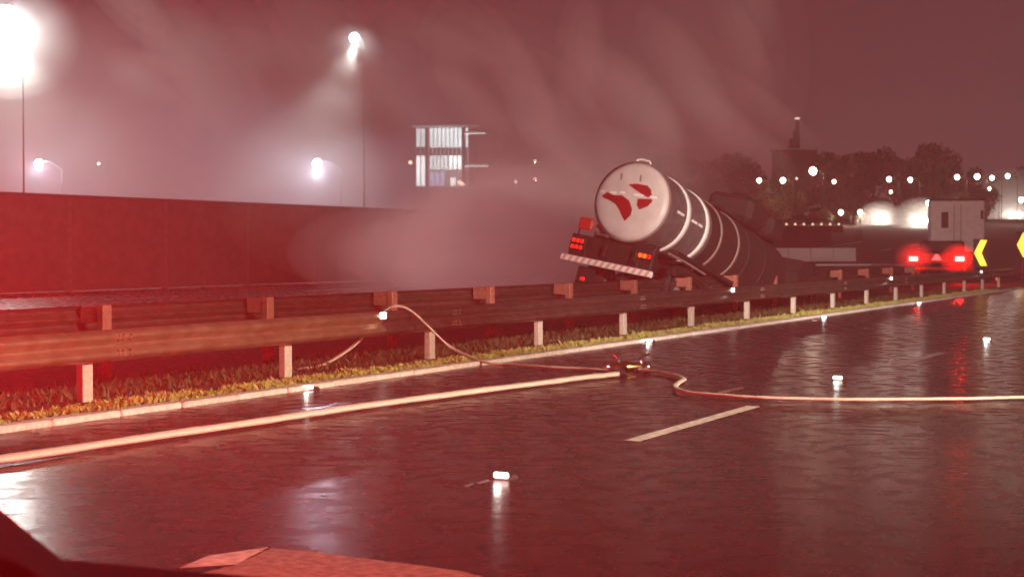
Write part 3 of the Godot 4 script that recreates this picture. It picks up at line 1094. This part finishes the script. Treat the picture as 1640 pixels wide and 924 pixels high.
func smoke() -> void:
	var fm := {}
	var o := Node3D.new()
	o.name = "smoke"
	add_child(o)
	o.set_meta("kind", "stuff")
	tag(o, "pale billowing smoke drifting left and up from the crashed tanker", "smoke")
	var r := RandomNumberGenerator.new()
	r.seed = 21
	# the low bank that hides the foot of the wall
	for i in 26:
		var w := r.randf_range(130, 300)
		var d := r.randf_range(56.0, 70.0)
		var k := d / F
		puff(o, at(clampf(800.0 + r.randfn(0, 100), 560, 960), 395.0 + r.randfn(0, 34), d), Vector3(w * k, w * r.randf_range(0.4, 0.75) * k, w * k), r.randf_range(0.025, 0.07), fm, 2)
	for q in [[700, 350, 72.0, 560, 200, 0.020], [860, 340, 66.0, 380, 200, 0.024], [985, 320, 68.0, 300, 150, 0.024]]:
		var k: float = q[2] / F
		puff(o, at(q[0], q[1], q[2]), Vector3(q[3] * k, q[4] * k, 14.0), q[5], fm)
	# the plume above: broad veils and smaller billows inside them
	for q in [[250, 240, 84.0, 900, 400, 0.011], [620, 240, 80.0, 800, 380, 0.013], [900, 190, 84.0, 620, 380, 0.010], [80, 240, 90.0, 620, 460, 0.010], [420, 300, 88.0, 900, 260, 0.012], [1120, 120, 86.0, 260, 420, 0.012]]:
		var k: float = q[2] / F
		puff(o, at(q[0], q[1], q[2]), Vector3(q[3] * k, q[4] * k, 24.0), q[5], fm)
	for i in 46:                                      # wisps drawn out along the drift, up and to the left
		var f := r.randf()
		var x := 1000.0 - 900.0 * f + r.randfn(0, 70)
		var y := 265.0 - 165.0 * sin(f * 2.5) + r.randfn(0, 52)
		var w := r.randf_range(90, 240)
		var k := 70.0 / F
		if x < 190.0:                                 # clear air in front of the corner lamp
			x += 420.0
		puff(o, at(x, y, r.randf_range(64.0, 80.0)), Vector3(w * k, w * r.randf_range(0.32, 0.62) * k, w * 0.6 * k), r.randf_range(0.03, 0.10), fm, 3, deg_to_rad(-38.0) + r.randfn(0, 0.4))
	for q in [[1190, 70, 170, 50], [1222, 170, 190, 40], [1150, 190, 170, 60], [1095, 110, 200, 70], [1010, 150, 180, 70], [1060, 225, 140, 60], [930, 90, 190, 70], [1236, 250, 110, 40], [985, 240, 150, 60], [880, 200, 170, 80], [1205, 10, 120, 60], [830, 120, 220, 60], [760, 170, 190, 60]]:
		var k := 64.0 / F
		puff(o, at(q[0], q[1], 64.0), Vector3(q[2] * k, q[3] * k, q[3] * 1.4 * k), 0.085, fm, 3, deg_to_rad(-64.0) + r.randfn(0, 0.3))
	for i in 18:
		var d := r.randf_range(72.0, 92.0)
		var x := r.randf_range(260, 1180)
		var y := r.randf_range(95, 335)
		var w := r.randf_range(90, 260)
		var k := d / F
		puff(o, at(x, y, d), Vector3(w * k, w * r.randf_range(0.5, 0.9) * k, w * k), r.randf_range(0.012, 0.045), fm, 2)


# ------------------------------------------------------------------ traffic, signs and barriers far ahead
func far_traffic() -> void:
	var st: SurfaceTool
	# dark flatbed truck with lit tail lamps
	var d := 85.0
	var base := at(1501, HORIZON, d)
	base.y = rise(base) + 0.0
	var yaw := -deg_to_rad(17.0)
	var o := thing("flatbed_truck", "dark flatbed truck driving away with two glowing red tail lamps", "truck", base, yaw)
	st = begin()
	box(st, Vector3(0, 1.34, -3.4), Vector3(2.6, 0.16, 6.8), 0.02)
	part("bed", st, M.chassis, o)
	st = begin()
	box(st, Vector3(0, 1.12, -0.05), Vector3(2.7, 0.44, 0.12), 0.03)
	part("rear_panel", st, M.chassis, o)
	st = begin()
	box(st, Vector3(0, 0.62, -0.1), Vector3(2.5, 0.14, 0.1), 0.02)
	part("bumper", st, M.chassis, o)
	st = begin()
	for x in [-0.42, 0.42]:
		box(st, Vector3(x, 1.08, -3.6), Vector3(0.12, 0.26, 7.0), 0.01)
	part("chassis", st, M.chassis, o)
	st = begin()
	box(st, Vector3(0, 1.55, -7.6), Vector3(2.4, 1.1, 1.7), 0.12)
	part("cab", st, M.chassis, o)
	for x in [-1.0, 1.0]:
		for z in [-1.5, -2.7, -7.4]:
			wheel(o, Vector3(x, 0.5, z), 0.5, 0.32)
		st = begin()
		box(st, Vector3(x * 1.17, 1.13, 0.05), Vector3(0.62, 0.36, 0.08), 0.03)
		var tl := part("tail_lamp", st, M.tail_lamp, o)
		st = begin()
		box(st, Vector3(x * 1.17, 1.13, 0.10), Vector3(0.42, 0.20, 0.04), 0.02)
		part("tail_lamp_core", st, M.tail_core, tl)
		omni(o, Vector3(x * 1.17, 1.13, 0.45), Color(1.0, 0.05, 0.05), 16.0, 0.2)
	st = begin()
	prism(st, PackedVector2Array([Vector2(-0.26, 1.06), Vector2(0.26, 1.06), Vector2(0.07, 1.36), Vector2(-0.07, 1.36)]), 0.02, Transform3D(Basis(), Vector3(0, 0, 0.012)))
	part("warning_triangle", st, M.tape_white, o)
	# white box truck ahead of it
	d = 94.0
	base = at(1534, HORIZON, d)
	base.y = rise(base)
	o = thing("box_truck", "white box truck seen from behind above the flatbed's tail lamps", "truck", base, -deg_to_rad(13.0))
	st = begin()
	box(st, Vector3(0, 2.95, -3.2), Vector3(3.0, 2.95, 6.4), 0.05)
	var bb := part("cargo_box", st, M.box_white, o)
	st = begin()
	box(st, Vector3(0, 4.46, -3.2), Vector3(3.06, 0.10, 6.46), 0.02)
	part("roof_trim", st, M.chassis, bb)
	for x in [-0.76, 0.76]:
		st = begin()
		box(st, Vector3(x, 2.95, 0.018), Vector3(1.42, 2.74, 0.03), 0.01)
		var dr := part("rear_door", st, M.box_white, bb)
		st = begin()
		tube(st, [Vector3(x * 0.25, 1.85, 0.06), Vector3(x * 0.25, 4.2, 0.06)], 0.025, 6)
		part("lock_bar", st, M.box_grey, dr)
	st = begin()
	box(st, Vector3(-0.70, 3.30, 0.05), Vector3(0.40, 0.92, 0.03), 0.01)
	part("dark_notice", st, M.chassis, bb)
	st = begin()
	box(st, Vector3(1.36, 3.6, 0.05), Vector3(0.16, 0.5, 0.03), 0.01)
	part("dark_notice", st, M.chassis, bb)
	st = begin()
	box(st, Vector3(0, 1.22, -3.2), Vector3(2.5, 0.5, 6.4), 0.03)
	part("chassis", st, M.chassis, o)
	st = begin()
	box(st, Vector3(0, 2.1, -7.4), Vector3(2.4, 2.6, 1.8), 0.15)
	part("cab", st, M.chassis, o)
	for x in [-1.05, 1.05]:
		for z in [-1.3, -2.5, -7.2]:
			wheel(o, Vector3(x, 0.5, z), 0.5, 0.32)
	# cars coming down the slope with their headlamps on
	var proto := {}
	for c in [["oncoming car with glaring headlamps, left of the two beside the box truck", 1410, 226.0, 1.7, 130.0], ["oncoming car with glaring headlamps, right against the box truck", 1474, 216.0, 2.0, 150.0],
			["oncoming car at the right edge with the widest white glare", 1626, 270.0, 2.8, 320.0], ["second oncoming car in the glare right of the box truck", 1602, 286.0, 2.4, 220.0]]:
		var p := at(c[1], HORIZON, c[2])
		p.y = rise(p) + 0.06
		var face := (Vector3(0, 1.5, 0) - p).normalized()
		var car := thing("car", c[0], "car", p, atan2(-face.x, -face.z), "oncoming cars")
		st = begin()
		prism(st, PackedVector2Array([Vector2(-2.1, 0.3), Vector2(-2.15, 0.7), Vector2(-1.1, 0.95), Vector2(-0.4, 1.42), Vector2(1.1, 1.45), Vector2(1.9, 1.0), Vector2(2.1, 0.9), Vector2(2.1, 0.3)]), 1.7, Transform3D(Basis(Vector3(0, 0, 1), Vector3(0, 1, 0), Vector3(-1, 0, 0)), Vector3(0.85, 0, 0)))
		part("body", st, M.car_paint, car)
		st = begin()
		quad(st, Vector3(-0.7, 0.98, -1.12), Vector3(0.7, 0.98, -1.12), Vector3(0.62, 1.38, -0.5), Vector3(-0.62, 1.38, -0.5), Vector3(0, 0.8, -1))
		part("windscreen", st, M.car_glass, car)
		for x in [-0.62, 0.62]:
			for z in [-1.35, 1.3]:
				wheel(car, Vector3(x * 1.25, 0.32, z), 0.32, 0.2)
			st = begin()
			lathe(st, [Vector2(0.001, 0.09), Vector2(0.14 * c[3], 0.06), Vector2(0.2 * c[3], 0.0), Vector2(0.2 * c[3], -0.05)], 14, Transform3D(Basis(Vector3.RIGHT, -PI / 2), Vector3(x, 0.66, -2.16)))
			part("headlight", st, M.head_lamp, car)
			omni(car, Vector3(x, 0.70, -2.45), Color(1.0, 0.97, 0.90), c[4] * 0.13, 0.15)
	# chevron signs
	for c in [["yellow chevron sign pointing left beside the flatbed's right lamp", 1572, 405, 76.0], ["yellow chevron sign pointing left cut by the right picture edge", 1640, 392, 80.0]]:
		var p := at(c[1], c[2], c[3])
		var foot := Vector3(p.x, rise(p) - 0.05, p.z)
		var s := thing("chevron_sign", c[0], "road sign", foot, 0.0, "chevron signs")
		var h := p.y - foot.y
		st = begin()
		tube(st, [Vector3(0, 0, -0.05), Vector3(0, h, -0.05)], 0.04, 8)
		part("post", st, M.lamp_grey, s)
		st = begin()
		box(st, Vector3(0, h, 0), Vector3(0.70, 1.30, 0.03), 0.01)
		var bd := part("board", st, M.sign_black, s)
		st = begin()
		prism(st, PackedVector2Array([Vector2(0.28, 0.60), Vector2(-0.02, 0.60), Vector2(-0.32, 0.0), Vector2(-0.02, -0.60), Vector2(0.28, -0.60), Vector2(0.02, 0.0)]), 0.008, Transform3D(Basis(), Vector3(0, h, 0.016)))
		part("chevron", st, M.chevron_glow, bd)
	# white delineator post at the far end of the rail
	var w := flat(1598, 449)
	var dp := thing("delineator_post", "small white delineator post beyond the far end of near guardrail", "delineator", w)
	st = begin()
	box(st, Vector3(0, 0.28, 0), Vector3(0.12, 0.56, 0.08), 0.02)
	part("post_body", st, M.tape_white, dp)
	st = begin()
	box(st, Vector3(0, 0.46, 0.045), Vector3(0.09, 0.10, 0.012), 0.004)
	part("reflector", st, M.reflector_glow, dp)  # no lamp, the returned light is painted as a glow
	# pale concrete barrier behind the tanker's nose
	base = at(1262, HORIZON, 128.0)
	base.y = rise(base) - 0.1
	var cb := thing("concrete_barrier", "pale concrete barrier running right from behind the tanker cab", "barrier", base, 0.05)
	for k in 4:
		st = begin()
		prism(st, PackedVector2Array([Vector2(-0.3, 0.02), Vector2(-0.3, 0.12), Vector2(-0.12, 0.42), Vector2(-0.09, 1.15), Vector2(0.09, 1.15), Vector2(0.12, 0.42), Vector2(0.3, 0.12), Vector2(0.3, 0.02)]), 1.75, Transform3D(Basis(Vector3(0, 0, 1), Vector3(0, 1, 0), Vector3(-1, 0, 0)) * Basis(Vector3.UP, PI), Vector3(1.8 * k, 0, 0)) * Transform3D(Basis(), Vector3(0, 0, -1.75)))
		part("barrier_segment", st, M.barrier_concrete, cb)
	st = begin()
	box(st, Vector3(3.9, -0.12, 9.0), Vector3(7.6, 0.22, 0.3), 0.03)
	part("base_strip", st, M.tape_white, cb)
	# red barriers with small lamps on the slope
	for k in 8:
		var p := at(1246 + 14.0 * k, HORIZON, 200.0)
		p.y = rise(p)
		var rb := thing("road_barrier", "%s red plastic road barrier with a small lamp, behind the tanker cab" % ["first", "second", "third", "fourth", "fifth", "sixth", "seventh", "last"][k], "barrier", p, 0.0, "red road barriers")
		st = begin()
		prism(st, PackedVector2Array([Vector2(-0.5, 0), Vector2(0.5, 0), Vector2(0.5, 0.75), Vector2(0.38, 0.9), Vector2(-0.38, 0.9), Vector2(-0.5, 0.75)]), 0.34, Transform3D(Basis(), Vector3(0, 0, -0.17)))
		part("barrier_body", st, M.barrier_red, rb)
		st = begin()
		lathe(st, [Vector2(0.001, 0), Vector2(0.14, 0.03), Vector2(0.15, 0.14), Vector2(0.08, 0.26), Vector2(0.001, 0.28)], 10, Transform3D(Basis(), Vector3(0, 0.9, 0)))
		part("lamp", st, M.dim_lamp, rb)


# ------------------------------------------------------------------ hoses
func hose(label: String, pts: Array, r: float) -> void:
	var o := thing("fire_hose", label, "fire hose", Vector3.ZERO, 0.0, "fire hoses on the wet road")
	var st := begin()
	var path := smooth_path(pts, 9)
	var radii := []
	for i in path.size():
		radii.append(r * (1.0 + 0.07 * sin(i * 0.9) * sin(i * 0.37 + r * 40.0)))
		path[i] += Vector3(0, 0, 0.014 * sin(i * 0.43 + r * 90.0) + rng.randfn(0, 0.003)) if i > 3 and i < path.size() - 4 else Vector3.ZERO
	tube(st, path, radii, 14, 0.5)
	part("jacket", st, M.hose_jacket, o)
	for e in [0, pts.size() - 1]:
		var a: Vector3 = pts[e]
		var b: Vector3 = pts[1 if e == 0 else pts.size() - 2]
		st = begin()
		tube(st, [a - (b - a).normalized() * 0.05, a + (b - a).normalized() * 0.10], r * 1.12, 12)
		part("end_coupling", st, M.chrome, o)


func hoses() -> void:
	var y := 0.052
	hose("thick pale supply hose lying along the road from lower left to the divider", [flat(-160, 762, y), flat(-60, 745, y), flat(60, 727, y), flat(250, 699, y), flat(430, 673, y), flat(600, 648, y), flat(760, 627, y), flat(880, 612, y), flat(940, 604.5, y), flat(993, 599, y)], 0.068)
	y = 0.04
	hose("pale hose draped over the near guardrail down to the divider", [road(19.9, -13.2, -0.06), road(20.19, -12.95, 0.0), road(20.66, -12.66, 0.31), road(20.85, -12.45, 0.66), road(20.96, -12.32, 0.80), road(21.02, -12.15, 0.83), road(21.14, -12.0, 0.74), road(21.3, -11.78, 0.48), road(21.45, -11.5, 0.20), flat(775, 580, 0.05), flat(815, 583.5, y), flat(880, 588, y), flat(940, 591, y), flat(988, 594, y)], 0.039)
	hose("pale hose leaving the divider in a kink and running off to the right", [flat(1020, 592, y), flat(1055, 596, y), flat(1084, 602, y), flat(1095, 608, y), flat(1086, 614, y), flat(1082, 621, y), flat(1100, 628, y), flat(1150, 633, y), flat(1240, 638, y), flat(1340, 640, y), flat(1450, 640, y), flat(1560, 638.5, y), flat(1680, 636, y), flat(1790, 633, y)], 0.040)
	var c := flat(1004, 597)
	var o := thing("hose_divider", "brass hose divider with two valve handles where the hoses meet", "hose divider", c, -0.2)
	var st := begin()
	tube(st, [Vector3(-0.26, 0.07, 0.02), Vector3(-0.1, 0.075, 0), Vector3(0.02, 0.08, 0)], [0.07, 0.075, 0.085], 12)
	tube(st, [Vector3(-0.02, 0.08, 0), Vector3(0.14, 0.075, -0.07), Vector3(0.26, 0.07, -0.09)], [0.075, 0.06, 0.055], 12)
	tube(st, [Vector3(-0.02, 0.08, 0), Vector3(-0.06, 0.075, -0.12), Vector3(-0.12, 0.07, -0.22)], [0.07, 0.06, 0.055], 12)
	part("body", st, M.brass, o)
	for q in [[0.18, -0.08, 0.25], [-0.12, -0.04, -0.25]]:
		st = begin()
		lathe(st, [Vector2(0.03, 0.10), Vector2(0.03, 0.19), Vector2(0.02, 0.20)], 10, Transform3D(Basis(), Vector3(q[0], 0.0, q[1])))
		tube(st, [Vector3(q[0], 0.20, q[1]), Vector3(q[0] + q[2] * 0.4, 0.24, q[1]), Vector3(q[0] + q[2] * 0.55, 0.25, q[1])], [0.016, 0.018, 0.03], 8)
		part("valve_handle", st, M.chrome, o)
	for q in [[-0.27, 0.02], [0.27, -0.09]]:
		st = begin()
		lathe(st, [Vector2(0.05, -0.05), Vector2(0.085, -0.04), Vector2(0.085, 0.04), Vector2(0.05, 0.05)], 14, Transform3D(Basis(Vector3(0, 0, 1), -PI / 2), Vector3(q[0], 0.07, q[1])))
		part("coupling_ring", st, M.chrome, o)
	for q in [[-0.2, 0.08], [0.12, 0.08]]:
		st = begin()
		tube(st, [Vector3(q[0], 0.06, q[1] - 0.06), Vector3(q[0], 0.0, q[1])], 0.016, 6)
		part("foot", st, M.chrome, o)


# ------------------------------------------------------------------ road studs
func studs() -> void:
	var rows := [["bright lane stud nearest the camera, in the middle of the wet lane", 808, 768], ["lane stud beyond the hose on the right, second in line", 1345, 609], ["lane stud near the right edge, third in line", 1583, 546],
		["edge stud beside the grass below the first rail reflector", 498, 624], ["edge stud beside the grass beyond the divider", 1042, 548], ["edge stud where the edge line narrows at right", 1322, 510], ["farthest edge stud near the end of the guardrail", 1474, 487]]
	for r in rows:
		var p := flat(r[1], r[2])
		var near := -p.z < 14.0
		var o := thing("road_stud", r[0], "road stud", p, -TH, "shining road studs")
		var st := begin()
		var w := 0.16
		prism(st, PackedVector2Array([Vector2(-0.07, 0.002), Vector2(0.07, 0.002), Vector2(0.03, 0.035), Vector2(-0.03, 0.035)]), w, Transform3D(Basis(Vector3(0, 0, 1), Vector3(0, 1, 0), Vector3(-1, 0, 0)), Vector3(w / 2, 0, 0)))
		part("stud_body", st, M.lamp_grey, o)
		st = begin()
		box(st, Vector3(0, 0.034, 0.058), Vector3(0.125, 0.046, 0.03), 0.012)
		part("reflector_glow", st, M.reflector_glow, o)  # the retroreflective face, its shine put in as emission
		omni(o, Vector3(0, 0.06, 0.12), Color(1.0, 0.98, 0.94), 0.012 if near else 0.02, 0.03)  # faint light added to go with the painted glow


# ------------------------------------------------------------------ the red vehicle at the lower left, with its beacons
func red_car() -> void:
	var h := deg_to_rad(65.0)
	var cowl := Vector3(-1.17 + 1.74 * sin(h + PI / 2), 0.0, -(4.2 + 1.74 * cos(h + PI / 2)))
	var o := thing("emergency_car", "red emergency car whose windscreen pillar and bonnet cut the lower left corner", "car", cowl, -h)
	# local: -z towards the nose, +x the flank on the camera's side, which passes through the origin
	var W := 1.74
	var to_local := Transform3D(Basis(Vector3(0, 0, -1), Vector3(0, 1, 0), Vector3(1, 0, 0)), Vector3(-W, 0, 0))     # outline x = forward
	var st := begin()
	prism(st, PackedVector2Array([Vector2(1.22, 0.22), Vector2(1.30, 0.45), Vector2(1.26, 0.62), Vector2(1.05, 0.71), Vector2(0.6, 0.79), Vector2(0.28, 0.845), Vector2(0.0, 0.895), Vector2(-2.9, 0.93), Vector2(-3.05, 0.75), Vector2(-3.05, 0.25)]), W, to_local)
	part("body", st, M.red_paint, o)
	st = begin()
	prism(st, PackedVector2Array([Vector2(0.02, 0.88), Vector2(-0.33, 1.20), Vector2(-0.66, 1.38), Vector2(-1.1, 1.44), Vector2(-2.3, 1.42), Vector2(-2.85, 0.92)]), W - 0.10, Transform3D(to_local.basis, Vector3(-W + 0.05, 0, 0)))
	var cabin := part("cabin", st, M.red_paint, o)
	for x in [-0.045, -W + 0.045]:
		st = begin()
		prism(st, PackedVector2Array([Vector2(-0.45, 0.95), Vector2(-0.98, 1.34), Vector2(-2.15, 1.34), Vector2(-2.5, 0.96)]), 0.012, Transform3D(to_local.basis, Vector3(x - 0.006, 0, 0)))
		part("side_window", st, M.car_glass, cabin)
	for z in [-0.62, 2.25]:
		wheel(o, Vector3(-0.12, 0.33, z), 0.33, 0.22)
		wheel(o, Vector3(-W + 0.12, 0.33, z), 0.33, 0.22)
	st = begin()
	box(st, Vector3(-W / 2, 0.40, -1.28), Vector3(W - 0.1, 0.2, 0.12), 0.04)
	part("bumper", st, M.chassis, o)
	for x in [-0.28, -W + 0.28]:
		st = begin()
		box(st, Vector3(x, 0.60, -1.26), Vector3(0.34, 0.13, 0.08), 0.03)
		part("headlight", st, M.chrome, o)
	st = begin()
	box(st, Vector3(-0.55, 1.455, 0.76), Vector3(1.0, 0.03, 0.6), 0.01)
	part("added_shade_board", st, M.chassis, o)  # board added out of view to shade the bonnet from the beacons
	st = begin()
	box(st, Vector3(-0.5, 1.485, 0.76), Vector3(0.9, 0.03, 0.26), 0.01)
	var bar := part("light_bar", st, M.chassis, o)
	for x in [-0.22, -0.72]:
		st = begin()
		lathe(st, [Vector2(0.12, 0.0), Vector2(0.12, 0.10), Vector2(0.09, 0.16), Vector2(0.001, 0.18)], 16, Transform3D(Basis(), Vector3(x, 1.50, 0.76)))
		part("red_beacon_lamp", st, M.red_beacon, bar)
		var sweep := Vector3(sin(deg_to_rad(116.0)), 0.10, -cos(deg_to_rad(116.0)))     # the rotating beams point across the road, ahead of the camera
		spot(o, Vector3(x, 1.59, 0.76), o.transform.basis.inverse() * sweep, Color(1.0, 0.13, 0.17), 390.0, 62.0, 1.0, 0.05)
	for z in [-0.55, 0.25]:                            # red lamps added out of sight on the far fender to redden the haze
		st = begin()
		box(st, Vector3(-W - 0.03, 0.62, z), Vector3(0.06, 0.08, 0.20), 0.02)
		part("added_red_lamp", st, M.red_beacon, o)
		omni(o, Vector3(-W - 0.12, 0.62, z), Color(1.0, 0.13, 0.17), 60.0, 0.05)


# ------------------------------------------------------------------ added lamps out of view, and added glare fog
func added_far_lamp() -> void:                        # a lamp added out of view on the left to brighten the smoke bank
	var p := Vector3(-17.5, 0.0, -41.0)
	var o := thing("added_lamp", "single headed lamp added out of view on the far carriageway to brighten the smoke", "added lamp", p)
	var st := begin()
	tube(st, [Vector3(0, 0.6, 0), Vector3(0, 2.9, 0)], 0.03, 8)
	part("mast", st, M.lamp_grey, o)
	for k in 3:
		var f := TAU * k / 3.0
		st = begin()
		tube(st, [Vector3(0, 1.2, 0), Vector3(cos(f) * 0.8, 0.02, sin(f) * 0.8)], 0.02, 6)
		part("leg", st, M.lamp_grey, o)
	var q := Vector3(0, 3.0, 0)
	var aim := (at(870, 275, 60.0) - p - q).normalized()
	var B := Basis.looking_at(aim)
	st = begin()
	box(st, q, Vector3(0.40, 0.28, 0.12), 0.03, B)
	var hd := part("lamp_head", st, M.lamp_grey, o)
	st = begin()
	box(st, q + aim * 0.066, Vector3(0.34, 0.22, 0.02), 0.005, B)
	part("lamp_lens", st, M.white_lamp, hd)
	spot(o, q + aim * 0.16, aim, Color(1.0, 0.80, 0.80), 700.0, 30.0, 1.0, 0.1)


func glare_fog() -> void:                                  # fog added round the lamps to spread their glare
	var fm := {}
	var o := Node3D.new()
	o.name = "added_glare_fog"
	add_child(o)
	o.set_meta("kind", "stuff")
	tag(o, "thin fog added round the headlights, tail lamps and street lamps to spread their glare", "mist")
	for q in [[1410, 356, 222.5, 66, 0.14], [1474, 355, 212.5, 76, 0.14], [1626, 347, 266.5, 150, 0.2], [1603, 349, 282.0, 90, 0.2], [14, 62, 74.0, 190, 0.055], [10, 45, 74.0, 100, 0.07], [560, 84, 88.0, 90, 0.05], [1465, 412, 83.8, 50, 0.16], [1538, 415, 83.8, 50, 0.16]]:
		var k: float = q[2] / F
		puff(o, at(q[0], q[1], q[2]), Vector3(q[3], q[3] * 0.85, q[3]) * k, q[4], fm, 6 if q[0] < 600 else 3)


func added_lamp() -> void:  # lamps added out of view to brighten rail, posts and tanker
	var p := Vector3(13.0, 0.0, -11.0)
	var H := 4.4
	var o := thing("added_lamp", "tall tripod lamp with three heads added out of view on the right to brighten posts and tanker", "added lamp", p)
	var st := begin()
	tube(st, [Vector3(0, 0.8, 0), Vector3(0, H - 0.1, 0)], 0.03, 8)
	tube(st, [Vector3(-0.35, H - 0.1, 0), Vector3(0.35, H - 0.1, 0)], 0.025, 8)
	part("mast", st, M.lamp_grey, o)
	for k in 3:
		var f := TAU * k / 3.0
		st = begin()
		tube(st, [Vector3(0, 1.5, 0), Vector3(cos(f) * 0.9, 0.02, sin(f) * 0.9)], 0.02, 6)
		part("leg", st, M.lamp_grey, o)
	# one head towards the tanker and the far posts, one towards the near rail
	for a in [[at(1330, 430, 62.0), 0.34, 1500.0, 19.0], [at(1040, 440, 38.0), 0.0, 820.0, 24.0], [Vector3(-3.5, 0.1, -17.5), -0.34, 480.0, 46.0]]:
		var q := Vector3(a[1], H, 0)
		var aim: Vector3 = (a[0] - p - q).normalized()
		var B := Basis.looking_at(aim)
		st = begin()
		box(st, q, Vector3(0.40, 0.28, 0.12), 0.03, B)
		var hd := part("lamp_head", st, M.lamp_grey, o)
		st = begin()
		box(st, q + aim * 0.066, Vector3(0.34, 0.22, 0.02), 0.005, B)
		part("lamp_lens", st, M.white_lamp, hd)
		spot(o, q + aim * 0.16, aim, Color(1.0, 0.90, 0.83) if a[1] >= 0.0 else Color(1.0, 0.90, 0.77), a[2], a[3], 1.0, 0.1)
